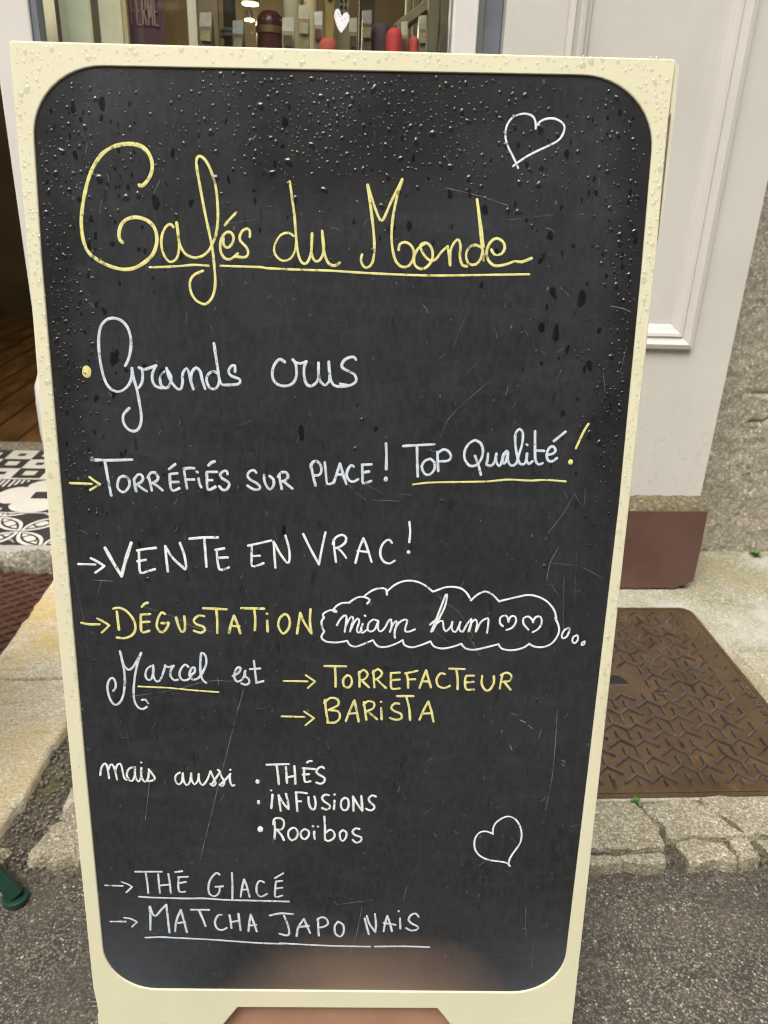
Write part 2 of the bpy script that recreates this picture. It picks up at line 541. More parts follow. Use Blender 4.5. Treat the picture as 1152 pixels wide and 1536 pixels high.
def make_tread():
    k = Mat('worn_tread_iron', 0.20, 0.6, 0.3)
    k.color(k.mix(k.ramp(k.noise(22, 5), [(0.3, 0.0), (0.7, 1.0)]), (0.050, 0.039, 0.032), (0.145, 0.118, 0.098)))
    k.bump(k.noise(260, 3), 0.2, 0.001)
    return k.m


def make_woodfloor():
    k = Mat('worn_wood_floor', 0.38, 0.5)
    c = k.mix(k.ramp(k.noise(5, 6, 0.6, k.co((3, 0.7, 1))), [(0.3, 0.0), (0.7, 1.0)]), (0.045, 0.020, 0.008), (0.21, 0.105, 0.038))
    wv = k.n('ShaderNodeTexWave')
    wv.bands_direction = 'X'
    wv.inputs['Scale'].default_value = 2.2
    wv.inputs['Distortion'].default_value = 0.15
    k.l(k.tc.outputs['Object'], wv.inputs['Vector'])
    c = k.mix(k.ramp(wv.outputs[0], [(0.0, 0.8), (0.06, 0.0)]), c, (0.012, 0.007, 0.004))
    k.color(c)
    k.bump(k.noise(60, 4, 0.6, k.co((3, 0.5, 1))), 0.3, 0.003)
    return k.m


M['iron'] = make_castiron()
M['tread'] = make_tread()
M['wood'] = make_woodfloor()
lampm = Mat('lit_lamp')
lampm.color((0.9, 0.85, 0.5))
lampm.b.inputs['Emission Color'].default_value = (1.0, 0.93, 0.42, 1)
lampm.b.inputs['Emission Strength'].default_value = 6.0
M['lit'] = lampm.m

# ------------------------------------------------------------------ the ground
ROAD_EDGE = 0.982
mb = MB()
mb.add([(-40, -40, 0), (40, -40, 0), (40, 40, 0), (-40, 40, 0)], [(0, 1, 2, 3)])
tag(mb.build('road', M['asphalt']), kind='structure')

mb = MB()
mb.box(-0.50, 7.0, 1.128, 2.30, -0.06, 0.0235)
tag(mb.build('pavement', M['concrete'], bevel=0.004), kind='structure')
mb = MB()     # earth and grit in the joints under the kerb stones and beside the slabs
nx, ny = 150, 50
vs_ = []
for j in range(ny + 1):
    for i in range(nx + 1):
        x, y = -1.9 + i * 3.9 / nx, ROAD_EDGE + j * (1.16 - ROAD_EDGE) / ny
        vs_.append((x, y, -0.004 + (0.021 if x > 0.2 else 0.016) * min(1, j / 3) + 0.007 * fbm(x * 40, y * 40) * min(1, j / 5)))
fs = [(j * (nx + 1) + i, j * (nx + 1) + i + 1, (j + 1) * (nx + 1) + i + 1, (j + 1) * (nx + 1) + i) for j in range(ny) for i in range(nx)]
mb.add(vs_, fs)
vs_ = []
for j in range(61):
    for i in range(31):
        x, y = -0.82 + i * 0.34 / 30, 1.155 + j * 0.96 / 60
        vs_.append((x, y, 0.013 + 0.008 * fbm(x * 40, y * 40)))
mb.add(vs_, [(j * 31 + i, j * 31 + i + 1, (j + 1) * 31 + i + 1, (j + 1) * 31 + i) for j in range(60) for i in range(30)])
tag(mb.build('earth', M['dirt'], smooth=True), kind='structure')


def stone_mesh(poly, z0, z1, jit=0.004, rough=0.0035, edge=0.007, step=0.008):
    """irregular stone: outline resampled and jittered, edges rounded, top uneven"""
    P = [Vector((x, y, 0)) for x, y in poly]
    out = []
    for i, p in enumerate(P):
        q = P[(i + 1) % len(P)]
        n = max(1, int((q - p).length / step))
        for k in range(n):
            out.append(p.lerp(q, k / n))
    c = sum(out, Vector()) / len(out)
    s = rnd(0, 50)
    ring0 = []
    for p in out:
        d = (p - c)
        ring0.append(c + d * (1 + jit / max(d.length, 0.01) * 2.2 * fbm(p.x * 28 + s, p.y * 28)))
    mb_ = MB()
    size = max((p - c).length for p in ring0)
    ts = [(1.0, z0), (1.0, None), (-1, None)] + [(t, None) for t in (0.9, 0.78, 0.65, 0.52, 0.39, 0.26, 0.13)]
    vs2, n = [], len(ring0)
    for ri, (t, z) in enumerate(ts):
        for p in ring0:
            d = p - c
            if ri == 0:
                q, zz = p, z0
            elif ri == 1:
                q, zz = p, z1 - edge * 0.75
            elif ri == 2:
                q, zz = c + d * max(0.3, 1 - edge / max(d.length, 1e-3)), z1
            else:
                q, zz = c + d * min(t, max(0.3, 1 - edge / max(d.length, 1e-3)) * (0.97 if ri == 3 else 1)), z1
            if ri > 0:
                zz += rough * fbm(q.x * 14 + s, q.y * 14) + 0.7 * rough * fbm(q.x * 60, q.y * 60 + s)
            vs2.append((q.x, q.y, zz))
    fs2 = [(r * n + k, r * n + (k + 1) % n, (r + 1) * n + (k + 1) % n, (r + 1) * n + k) for r in range(len(ts) - 1) for k in range(n)]
    vs2.append((c.x, c.y, z1 + rough * fbm(c.x * 14 + s, c.y * 14)))
    fs2 += [((len(ts) - 1) * n + k, (len(ts) - 1) * n + (k + 1) % n, len(vs2) - 1) for k in range(n)]
    mb_.add(vs2, fs2)
    return mb_


KERB = 'granite stones edging the pavement'
for poly, z1, label, m in (
    ([(0.455, 1.008), (0.455, 1.120), (0.588, 1.114), (0.604, 1.075), (0.611, 1.040), (0.603, 1.008), (0.530, 1.004)], 0.033, 'rough pale granite kerb stone half hidden behind the board frame, left of the cracked one', 'kerb'),
    ([(0.596, 1.112), (0.690, 1.124), (0.726, 1.100), (0.762, 1.032), (0.720, 1.027), (0.618, 1.029), (0.612, 1.066)], 0.034, 'mossy granite kerb stone in the middle, below the centre of the manhole cover', 'kerb'),
    ([(0.716, 1.124), (0.95, 1.128), (0.96, 1.025), (0.768, 1.028), (0.738, 1.092)], 0.036, 'clean cut granite kerb stone with a sharp straight left edge, below the manhole corner', 'kerb'),
    ([(0.970, 1.124), (1.60, 1.126), (1.60, 0.980), (0.972, 0.982)], 0.036, 'long granite kerb stone beyond the clean cut one', 'kerb'),
    ([(0.634, 1.024), (0.724, 1.022), (0.728, 0.978), (0.640, 0.976)], 0.026, 'low thin broken kerb fragment lying along the asphalt under the mossy stone', 'kerb'),
    ([(0.727, 1.022), (0.768, 1.025), (0.772, 0.977), (0.733, 0.976)], 0.030, 'smallest squarish kerb fragment between the thin one and the clean cut stone', 'kerb'),
    ([(0.790, 1.020), (0.96, 1.018), (0.96, 0.978), (0.80, 0.977)], 0.028, 'kerb fragment at the foot of the clean cut granite stone', 'kerb'),
    ([(0.440, 0.999), (0.525, 0.998), (0.600, 1.003), (0.596, 0.976), (0.440, 0.976)], 0.024, 'flat strip of kerb stone beside the board leg, along the asphalt', 'kerb'),
    ([(-0.512, 1.005), (-0.522, 1.045), (-0.505, 1.085), (-0.470, 1.096), (-0.420, 1.096), (-0.300, 1.092), (-0.300, 1.000), (-0.440, 1.000)], 0.036, 'rounded brown granite cobble left of the board, largest of the cobbles', 'cobble'),
    ([(-0.500, 1.108), (-0.492, 1.150), (-0.462, 1.195), (-0.42, 1.198), (-0.320, 1.190), (-0.310, 1.102), (-0.420, 1.098)], 0.030, 'second brown cobble behind the largest one, touching the board frame', 'cobble'),
    ([(-0.478, 1.210), (-0.475, 1.300), (-0.440, 1.335), (-0.33, 1.330), (-0.33, 1.200)], 0.026, 'pale cobble farthest back beside the yellowish slab and board', 'cobble'),
    ([(-0.640, 1.002), (-0.640, 1.038), (-0.575, 1.040), (-0.548, 1.030), (-0.552, 1.006), (-0.575, 0.998)], 0.034, 'small cobble at the left picture edge above the green leg', 'cobble'),
    ([(1.615, 1.124), (2.40, 1.126), (2.40, 0.980), (1.615, 0.982)], 0.035, 'kerb stone beyond the long granite one', 'kerb'),
    ([(-0.290, 1.000), (-0.290, 1.130), (0.05, 1.135), (0.05, 1.000)], 0.034, 'granite stone under the left back foot of the sign', 'kerb'),
    ([(0.065, 1.000), (0.065, 1.130), (0.440, 1.130), (0.440, 1.000)], 0.034, 'granite stone under the right back foot of the sign', 'kerb'),
):
    ob = stone_mesh(poly, -0.03, z1, jit=0.005, rough=0.0022, edge=0.0035 if m == 'kerb' else 0.012, step=0.006).build('kerb_stone' if m == 'kerb' else 'cobble_stone', M[m], smooth=True)
    ob.data.set_sharp_from_angle(angle=math.radians(40))
    tag(ob, label, 'kerb stone' if m == 'kerb' else 'cobble', KERB if m == 'kerb' else 'brown cobbles left of the sign')

for poly, z1, label in (
    ([(-0.803, 1.534), (-0.803, 2.088), (-0.690, 2.090), (-0.575, 2.085), (-0.568, 1.800), (-0.562, 1.534)], 0.034, 'pale limestone paving slab between the rusty grating and the board, nearer the tiled step'),
    ([(-0.803, 1.050), (-0.803, 1.524), (-0.562, 1.524), (-0.556, 1.400), (-0.572, 1.280), (-0.570, 1.170), (-0.590, 1.075), (-0.640, 1.048)], 0.036, 'yellow stained limestone paving slab with a ragged edge beside the brown cobbles'),
):
    tag(stone_mesh(poly, -0.03, z1, jit=0.003, rough=0.0018, edge=0.007, step=0.014).build('paving_slab', M['slab'], smooth=True), label, 'paving slab', 'limestone slabs left of the sign')
tag(stone_mesh([(1.062, 1.490), (1.045, 1.640), (1.40, 1.66), (1.60, 1.60), (1.62, 1.36), (1.10, 1.35)], 0.0, 0.029, jit=0.002, rough=0.001, edge=0.004).build('paving_slab', M['paleslab'], smooth=True),
    'pale slab corner set in the concrete right of the manhole cover', 'paving slab')

mb = MB()
for _ in range(520):
    if random.random() < 0.55:
        x = rnd(-0.58, -0.49)
        y = rnd(0.995, 1.33)
        z = 0.016
    else:
        x, y, z = rnd(0.44, 1.1), rnd(0.98, 1.04), 0.012
        if random.random() < 0.3:
            y = rnd(0.93, 0.99)
            z = 0.002
    r = rnd(0.0012, 0.0042)
    pts = [(x + r * rnd(.6, 1.1) * math.cos(t), y + r * rnd(.6, 1.1) * math.sin(t), z + dz) for dz, rr in ((-0.004, 1), (r * 0.9, 0.7)) for t in (0, 1.2, 2.4, 3.7, 5.0)]
    mb.add(pts, [(5, 6, 7, 8, 9)] + [(k, (k + 1) % 5, 5 + (k + 1) % 5, 5 + k) for k in range(5)])
tag(mb.build('grit', M['grit']), 'loose grit and small pebbles in the joints along the kerb', 'grit', kind='stuff')

# ------------------------------------------------------------------ manhole cover
mh = thing('manhole_cover', 'rusty brown cast iron manhole cover with raised forked treads set in the pavement', 'manhole cover', (0, 0, 0))
x0, y0, x1, y1 = 0.305, 1.146, 1.010, 1.853
def round_rect(x0, x1, y0, y1, r, seg=8):
    P = []
    for cx, cy, a in ((x1 - r, y1 - r, 0), (x0 + r, y1 - r, 90), (x0 + r, y0 + r, 180), (x1 - r, y0 + r, 270)):
        P += [(cx + r * math.cos(math.radians(a + 90 * k / seg)), cy + r * math.sin(math.radians(a + 90 * k / seg))) for k in range(seg + 1)]
    return P
mb = MB()
out_ = round_rect(x0, x1, y0, y1, 0.024)
mb.prism(out_, 0.0, 0.0270)
mb.build('cover_plate', M['iron'], mh, bevel=0.002)
mb = MB()
inn, o2 = round_rect(x0 - 0.002, x1 + 0.002, y0 - 0.002, y1 + 0.002, 0.026), round_rect(x0 - 0.012, x1 + 0.012, y0 - 0.012, y1 + 0.012, 0.034)
n = len(inn)
mb.add([(*p, 0.026) for p in inn] + [(*p, 0.026) for p in o2] + [(*p, 0.0) for p in inn] + [(*p, 0.0) for p in o2],
       [(k, (k + 1) % n, n + (k + 1) % n, n + k) for k in range(n)] + [(k, (k + 1) % n, 2 * n + (k + 1) % n, 2 * n + k) for k in range(n)] + [(n + k, n + (k + 1) % n, 3 * n + (k + 1) % n, 3 * n + k) for k in range(n)])
mb.build('cover_frame', M['iron'], mh)
# forked treads: zigzag of three forks, repeated in shifted columns
def rib(mb_, a, b, w=0.0033, h=0.0056, z=0.0268):
    a, b = Vector((*a, 0)), Vector((*b, 0))
    d = (b - a).normalized()
    s = Vector((-d.y, d.x, 0))
    pts = []
    for p, e in ((a - d * w, 0.6), (a, 1), (b, 1), (b + d * w, 0.6)):
        for o, hh in ((-1, 0), (-0.6, 1), (0.6, 1), (1, 0)):
            pts.append(p + s * o * w * e + Vector((0, 0, z + hh * h * (1 if e == 1 else 0.0))))
    mb_.add(pts, [(r * 4 + k, r * 4 + k + 1, (r + 1) * 4 + k + 1, (r + 1) * 4 + k) for r in range(3) for k in range(3)])
mb = MB()
ca = 0.0255
KEY = (0.690, 1.512)
def ok(p):
    return x0 + 0.03 < p[0] < x1 - 0.045 and y0 + 0.012 < p[1] < y1 - 0.016 and not (abs(p[0] - KEY[0]) < 0.062 and abs(p[1] - KEY[1]) < 0.036)
for col in range(-4, 4):
    for row in range(-3, 14):
        cx, cy = 0.752 + col * 0.106, 1.196 + row * 0.0535 + col * 0.0265
        dx = row * 0.0016
        cx += dx
        p1, p2, p3 = (cx - ca, cy + 0.024), (cx, cy), (cx + ca, cy + 0.022)
        for a, b in ((p1, (cx - 2.2 * ca, cy)), (p1, p2), (p2, p3), (p3, (cx + 2.0 * ca, cy)), (p1, (p1[0] - 0.001, p1[1] + 0.026)), (p3, (p3[0] + 0.001, p3[1] + 0.027)), (p2, (p2[0] - 0.001, p2[1] - 0.027))):
            if ok(a) and ok(b):
                rib(mb, a, b)
for k in range(13):            # short bars along the right and the near border
    rib(mb, (x1 - 0.034, y0 + 0.05 + k * 0.052), (x1 - 0.020, y0 + 0.062 + k * 0.052))
for k in range(12):
    rib(mb, (x0 + 0.05 + k * 0.053, y0 + 0.016), (x0 + 0.05 + k * 0.053, y0 + 0.030), w=0.003)
for bx, by, bl in ((0.792, 1.430, 0.018), (0.80, 1.408, 0.016), (0.772, 1.455, 0.020), (0.776, 1.470, 0.016)):     # worn maker's plate
    mb.box(bx, bx + bl, by, by + 0.007, 0.026, 0.0305)
for k in range(6):
    yy = 1.345 + k * 0.033
    mb.box(x1 - 0.022 + 0.002 * k % 0.004, x1 - 0.006, yy, yy + 0.006, 0.026, 0.030)
    mb.box(x1 - 0.022, x1 - 0.018, yy + 0.006, yy + 0.016, 0.026, 0.030)
    mb.box(x1 - 0.012, x1 - 0.008, yy + 0.006, yy + 0.014, 0.026, 0.030)
mb.build('tread_pattern', M['tread'], mh, smooth=False)
mb = MB()
half = [(KEY[0] + 0.023 * math.cos(math.radians(a)), KEY[1] - 0.012 + 0.034 * math.sin(math.radians(a))) for a in range(0, 181, 15)]
mb.prism(half, 0.026, 0.0275)
kh = mb.build('key_hole', M['cavity'], mh)
mb = MB()
inn = [(KEY[0] + 0.023 * math.cos(math.radians(a)), KEY[1] - 0.012 + 0.034 * math.sin(math.radians(a))) for a in range(0, 181, 15)]
o2 = [(KEY[0] + 0.030 * math.cos(math.radians(a)), KEY[1] - 0.018 + 0.044 * math.sin(math.radians(a))) for a in range(0, 181, 15)]
n = len(inn)
mb.add([(*p, 0.0285) for p in inn] + [(*p, 0.0268) for p in o2], [(k, (k + 1) % n, n + (k + 1) % n, n + k) for k in range(n)])
mb.build('rim', M['tread'], kh)

# ------------------------------------------------------------------ grating in front of the door
gr = thing('floor_grating', 'wet red brown metal grating with a diamond mesh beside the pale slabs', 'grating', (0, 0, 0))
mb = MB()
mb.box(-1.70, -0.806, 1.05, 2.075, -0.02, 0.016)
mb.build('base_plate', M['grate'], gr)
mb = MB()
GX0, GX1, GY0, GY1 = -1.70, -0.806, 1.05, 2.075
for s in (1, -1):
    for k in range(-60, 90):
        c0 = GX0 + k * 0.052
        # line x = c0 + s*0.85*(y-GY0)
        pts = []
        for y in (GY0, GY1):
            pts.append((c0 + s * 1.25 * (y - GY0), y))
        a, b = pts
        def clip(a, b):
            t0, t1 = 0.0, 1.0
            dx = b[0] - a[0]
            for lo, hi in ((GX0, GX1),):
                ta, tb = (lo - a[0]) / dx, (hi - a[0]) / dx
                t0, t1 = max(t0, min(ta, tb)), min(t1, max(ta, tb))
            return None if t0 >= t1 - 0.01 else ((a[0] + dx * t0, a[1] + (b[1] - a[1]) * t0), (a[0] + dx * t1, a[1] + (b[1] - a[1]) * t1))
        q = clip(a, b)
        if q:
            rib(mb, q[0], q[1], w=0.0035, h=0.007 + 0.0006 * (s > 0), z=0.015)
mb.build('diamond_mesh', M['grate'], gr)
mb = MB()
mb.box(-0.806, -0.800, 1.05, 2.08, -0.01, 0.027)
mb.build('edge_bar', M['grate'], gr)

# ------------------------------------------------------------------ door step, tiles, wooden floor
mb = MB()
nx, prof = 120, [(0.075, 0.0), (0.070, 0.03), (0.080, 0.055), (0.092, 0.078), (0.116, 0.0965), (0.20, 0.094), (0.30, 0.080)]
vs_ = []
for i in range(nx + 1):
    x = -1.85 + i * 1.12 / nx
    for j, (yy, zz) in enumerate(prof):
        w_ = 1 if j < 5 else 0.2
        vs_.append((x, 2.0 + yy + w_ * (0.026 * fbm(x * 9, j * 0.9) + 0.016 * fbm(x * 34, j * 1.6, 5)), zz + w_ * 0.010 * fbm(x * 15, j * 0.9, 9)))
m_ = len(prof)
mb.add(vs_, [(i * m_ + j, (i + 1) * m_ + j, (i + 1) * m_ + j + 1, i * m_ + j + 1) for i in range(nx) for j in range(m_ - 1)])
tag(mb.build('door_step', M['mortar'], smooth=True), 'crumbling cement front edge of the tiled door step above the grating', 'door step')

TX0, TX1, TY0, TY1, TZ = -1.85, -0.735, 2.095, 2.945, 0.100
mb = MB()
mb.box(TX0, TX1, TY0, TY1, 0.0, TZ, 0)
Z1, Z2, Z3 = TZ + 0.0006, TZ + 0.0012, TZ + 0.0018
def flat(poly, z, mi):
    mb.add([(x, y, z) for x, y in poly], [tuple(range(len(poly)))], mi)
def clipy(poly, lo, hi, ax=1):
    for sgn, lim in ((1, lo), (-1, hi)):
        res = []
        for i, p in enumerate(poly):
            q = poly[(i + 1) % len(poly)]
            a, b = sgn * (p[ax] - lim), sgn * (q[ax] - lim)
            if a >= 0:
                res.append(p)
            if (a > 0 > b) or (a < 0 < b):
                t = a / (a - b)
                res.append((p[0] + (q[0] - p[0]) * t, p[1] + (q[1] - p[1]) * t))
        poly = res
        if len(poly) < 3:
            return []
    return poly
def put(poly, z, mi, lo, hi):
    poly = clipy(clipy(poly, TX0, TX1, 0), lo, hi)
    if len(poly) > 2:
        flat(poly, z, mi)
# near band: a lattice of petals on black
put([(TX0, TY0), (TX1, TY0), (TX1, 2.33), (TX0, 2.33)], Z1, 1, TY0, 2.33)
def petal(c, d, L_, w_, z, mi):
    ax = Vector(d).normalized()
    nn = Vector((-ax.y, ax.x))
    P = []
    for k in range(13):
        t = -1 + k / 6
        P.append(Vector(c) + ax * L_ * t + nn * w_ * (1 - t * t))
    for k in range(1, 12):
        t = 1 - k / 6
        P.append(Vector(c) + ax * L_ * t - nn * w_ * (1 - t * t))
    put([(p.x, p.y) for p in P], z, mi, TY0, 2.325)
for i in range(-12, 8):
    for j in range(-5, 6):
        if (i + j) % 2:
            continue
        nx_, ny_ = -0.953 + i * 0.098, 2.19 + j * 0.108
        for sx in (1, -1):
            cc = (nx_ + sx * 0.049, ny_ + 0.054)
            d = (sx * 0.049, 0.054)
            petal(cc, d, 0.071, 0.034, Z2, 0)
            petal(cc, d, 0.058, 0.022, Z3, 1)
            ax = Vector(d).normalized()
            nn = Vector((-ax.y, ax.x))
            zz = Z3 + 0.0006
            for r_, mi in ((0.0145, 0),):
                P = [Vector(cc) + ax * r_ * 1.3 * a + nn * r_ * b for a, b in ((-1, -.6), (-.6, -1), (.6, -1), (1, -.6), (1, .6), (.6, 1), (-.6, 1), (-1, .6))]
                put([(p.x, p.y) for p in P], zz, mi, TY0, 2.325)
            for e in (1, -1):
                P = [Vector(cc) + ax * e * 0.049, Vector(cc) + ax * e * 0.026 + nn * 0.011, Vector(cc) + ax * e * 0.026 - nn * 0.011]
                put([(p.x, p.y) for p in P], zz, 0, TY0, 2.325)
# middle band: white four lobed flowers on black with stripes between
put([(TX0, 2.337), (TX1, 2.337), (TX1, 2.63), (TX0, 2.63)], Z1, 1, 2.33, 2.64)
for i in range(-4, 2):
    cx, cy = -0.985 + i * 0.30, 2.48
    P = []
    for k in range(64):
        t = 2 * math.pi * k / 64
        r_ = 0.102 + 0.046 * abs(math.cos(2 * t)) ** 0.6
        P.append((cx + r_ * math.cos(t), cy + r_ * math.sin(t)))
    put(P, Z2, 0, 2.335, 2.632)
    put([(cx + 0.030 * a, cy + 0.030 * b) for a, b in ((-1, -1), (1, -1), (1, 1), (-1, 1))], Z3, 1, 2.33, 2.64)
    for e in range(4):
        for sg in (1, -1):
            xx = cx + 0.15 + sg * (0.010 + e * 0.016)
            y_ = 0.010 + e * 0.016
            put([(xx - 0.004, 2.345 + 0.0), (xx + 0.004, 2.345), (xx + 0.004, 2.425 - y_), (xx - 0.004, 2.425 - y_)], Z2, 0, 2.335, 2.632)
            put([(xx - 0.004, 2.622), (xx + 0.004, 2.622), (xx + 0.004, 2.545 + y_), (xx - 0.004, 2.545 + y_)], Z2, 0, 2.335, 2.632)
# far band: chequer of nested squares
for i in range(13):
    for j in range(3):
        x_, y_ = TX0 + i * 0.1, 2.642 + j * 0.1
        b = (i + j) % 2
        sq = lambda e: [(x_ + e, y_ + e), (x_ + 0.1 - e, y_ + e), (x_ + 0.1 - e, y_ + 0.1 - e), (x_ + e, y_ + 0.1 - e)]
        if b:
            put(sq(0.0), Z1, 1, 2.635, 2.945)
            put(sq(0.028), Z2, 0, 2.635, 2.945)
        else:
            put(sq(0.036), Z1, 1, 2.635, 2.945)
tf = mb.build('tile_floor', [M['tilewhite'], M['tileblack']], fix=False)
tag(tf, kind='structure')

mb = MB()
mb.box(-1.85, -0.70, 2.947, 3.03, 0.0, 0.108)
tag(mb.build('threshold', M['mortar'], bevel=0.006), kind='structure')
mb = MB()
mb.box(-3.0, 1.04, 3.032, 6.0, 0.02, 0.100)
tag(mb.build('shop_floor', M['wood']), kind='structure')

# ------------------------------------------------------------------ the shop: shell, door frame, window, panelling
sh = thing('shop_building', 'shop shell with an added unseen pale wall above the window and the dark doorway', 'building', (0, 0, 0))
mb = MB()
mb.box(-3.1, 1.06, 6.0, 6.1, 0.0, 2.9)
mb.box(-3.1, -3.0, 2.2, 6.0, 0.0, 2.9)
mb.box(1.04, 1.14, 2.28, 6.0, 0.0, 2.9)
mb.box(-3.0, 1.04, 2.25, 6.0, 2.75, 2.9)
mb.build('inner_wall', M['inner'], sh)
mb = MB()
mb.box(-5.0, 4.0, 2.02, 2.24, 2.45, 7.0)  # unseen wall over the openings, put in to keep daylight out of the shop
mb.box(-5.0, -1.85, 2.02, 2.24, 0.0, 2.45)
mb.build('side_and_unseen_upper_wall', M['paint'], sh)
mb = MB()
mb.box(-0.752, -0.70, 2.20, 3.03, 0.0, 2.44)
mb.build('porch_side', M['inner'], sh)

df = thing('door_frame', 'white painted door post beside the window, bulging at its foot', 'door frame', (0, 0, 0))
mb = MB()
mb.box(-0.752, -0.668, 2.003, 2.19, 0.10, 2.44)
mb.build('post', M['jamb'], df, bevel=0.004)
mb = MB()    # rounded, rough white foot of the post
vs_, seg = [], 20
prof = [(0.0, 0.0), (0.085, 0.02), (0.088, 0.12), (0.092, 0.25), (0.098, 0.36), (0.100, 0.44), (0.096, 0.49), (0.082, 0.525), (0.05, 0.545), (0.0, 0.55)]
for r_, z_ in prof:
    for k in range(seg):
        t = 2 * math.pi * k / seg
        c_, s_ = math.cos(t), math.sin(t)
        q = (abs(c_) ** 4 + abs(s_) ** 4) ** -0.25
        rr = r_ * q * (1 + 0.05 * fbm(c_ * 3, s_ * 3, z_ * 14))
        vs_.append((-0.712 + rr * c_ * 0.86, 2.115 + rr * s_, 0.10 + z_))
mb.add(vs_, [(i * seg + k, i * seg + (k + 1) % seg, (i + 1) * seg + (k + 1) % seg, (i + 1) * seg + k) for i in range(len(prof) - 1) for k in range(seg)])
mb.build('foot', M['jamb'], df, smooth=True)

wd = thing('shop_window', 'shop window in a white frame with a white heart on its glass', 'window', (0, 0, 0))
mb = MB()
mb.box(-0.664, 0.257, 2.045, 2.051, 1.20, 2.44)
gp_ = mb.build('glass_pane', M['glass'], wd)
mb = MB()
mb.box(0.258, 0.312, 1.992, 2.07, 1.14, 2.44)
mb.box(-0.666, 0.258, 2.000, 2.07, 1.14, 1.20)
fr_ = mb.build('frame', M['jamb'], wd, bevel=0.003)
mb = MB()
mb.box(-0.666, -0.653, 2.010, 2.056, 1.20, 2.44)
mb.box(0.2535, 0.258, 2.020, 2.056, 1.20, 2.44)
mb.build('gasket', M['gasket'], wd)
mb = MB()
mb.box(0.312, 0.335, 2.050, 2.09, 0.02, 2.44)
mb.build('side_strip', M['reveal'], wd)
mb = MB()
mb.box(0.335, 0.374, 2.040, 2.09, 0.02, 2.44)
mb.build('side_strip', M['gasket'], wd)
mb = MB()
mb.box(-0.690, 0.31, 1.960, 2.05, 1.105, 1.138)
mb.build('sill', M['jamb'], wd, bevel=0.004)
mb = MB()
mb.box(-0.664, 0.310, 2.015, 2.09, 0.30, 1.104)
mb.box(-0.57, 0.215, 2.005, 2.014, 0.42, 0.98)
mb.build('apron', M['paint'], wd, bevel=0.003)
mb = MB()
mb.box(-0.664, 0.374, 1.985, 2.012, 0.02, 0.299)
mb.build('plinth', M['plinth'], wd, bevel=0.004)
# the white heart, painted by hand on the glass
hx, hz = 0.0085, 1.452
hp = [(0.000, -0.026), (0.010, -0.014), (0.0175, -0.002), (0.0185, 0.008), (0.013, 0.0145), (0.006, 0.013), (0.001, 0.006), (-0.002, 0.015), (-0.0075, 0.021), (-0.0145, 0.017), (-0.0165, 0.006), (-0.012, -0.008), (-0.006, -0.020)]
mb = MB()
mb.prism([(hx + x_, hz + z_) for x_, z_ in hp], 2.0432, 2.0448, 'y')
hk = Mat('heart_paint', 0.6)
hk.color(hk.mix(hk.ramp(hk.noise(240, 3), [(0.55, 0.0), (0.68, 1.0)]), (0.78, 0.79, 0.80), (0.42, 0.43, 0.44)))
mb.build('heart_sticker', hk.m, gp_)

pn = thing('wood_panelling', 'greige painted wooden panelling with a moulded panel right of the window', 'panelling', (0, 0, 0))
plate('stiles', [(0.376, 0.295), (1.060, 0.295), (1.060, 2.44), (0.376, 2.44)], [(0.530, 0.752), (0.930, 0.752), (0.930, 2.20), (0.530, 2.20)], 2.003, 2.24, M['paint'], pn, 0.002)
mb = MB()
mb.box(0.530, 0.930, 2.016, 2.20, 0.752, 2.20)
mb.build('panel', M['paint'], pn)
# moulding: one profile swept round the panel, mitred at the corners
prof = [(0.000, 0.003), (0.002, -0.014), (0.014, -0.018), (0.022, -0.010), (0.030, -0.006), (0.034, -0.011), (0.042, -0.009), (0.050, 0.000), (0.056, 0.003), (0.062, 0.014)]
X0, X1, Za, Zb = 0.514, 0.946, 0.737, 2.215
mb = MB()
vs_ = []
for d_, yy in prof:
    vs_ += [(X0 + d_, 2.003 + yy, Za + d_), (X1 - d_, 2.003 + yy, Za + d_), (X1 - d_, 2.003 + yy, Zb - d_), (X0 + d_, 2.003 + yy, Zb - d_)]
mb.add(vs_, [(i * 4 + k, i * 4 + (k + 1) % 4, (i + 1) * 4 + (k + 1) % 4, (i + 1) * 4 + k) for i in range(len(prof) - 1) for k in range(4)])
mb.build('moulding', M['paint'], pn)
low = [(0.376 + 0.70 * q / 60, 0.030 + 0.006 * max(-0.8, fbm(q * 0.45, 2)) + (0.022 * max(0, (q - 54) / 6) ** 2)) for q in range(61)]
pl_ = plate('plinth', low + [(1.0775, 0.16), (1.075, 0.278), (1.070, 0.280), (0.376, 0.280)], None, 1.972, 2.24, M['plinth'], pn, 0.003)
mb = MB()
mb.box(0.376, 1.06, 1.985, 2.23, 0.0, 0.05)
mb.build('footing', M['dirt'], pl_)
mb = MB()
vs_ = []
for i in range(81):
    x = 0.376 + i * 0.698 / 80
    for j, (yy, zz) in enumerate(((1.975, 0.279), (1.978, 0.288), (1.992, 0.303), (2.004, 0.318), (2.05, 0.319))):
        w_ = 1 if 0 < j < 4 else 0
        vs_.append((x, yy + w_ * 0.004 * fbm(x * 30, j * 0.6), zz + w_ * 0.005 * fbm(x * 26, j * 0.6, 4)))
mb.add(vs_, [(i * 5 + j, (i + 1) * 5 + j, (i + 1) * 5 + j + 1, i * 5 + j + 1) for i in range(80) for j in range(4)])
mb.build('ledge', M['mossy'], pl_, smooth=True)

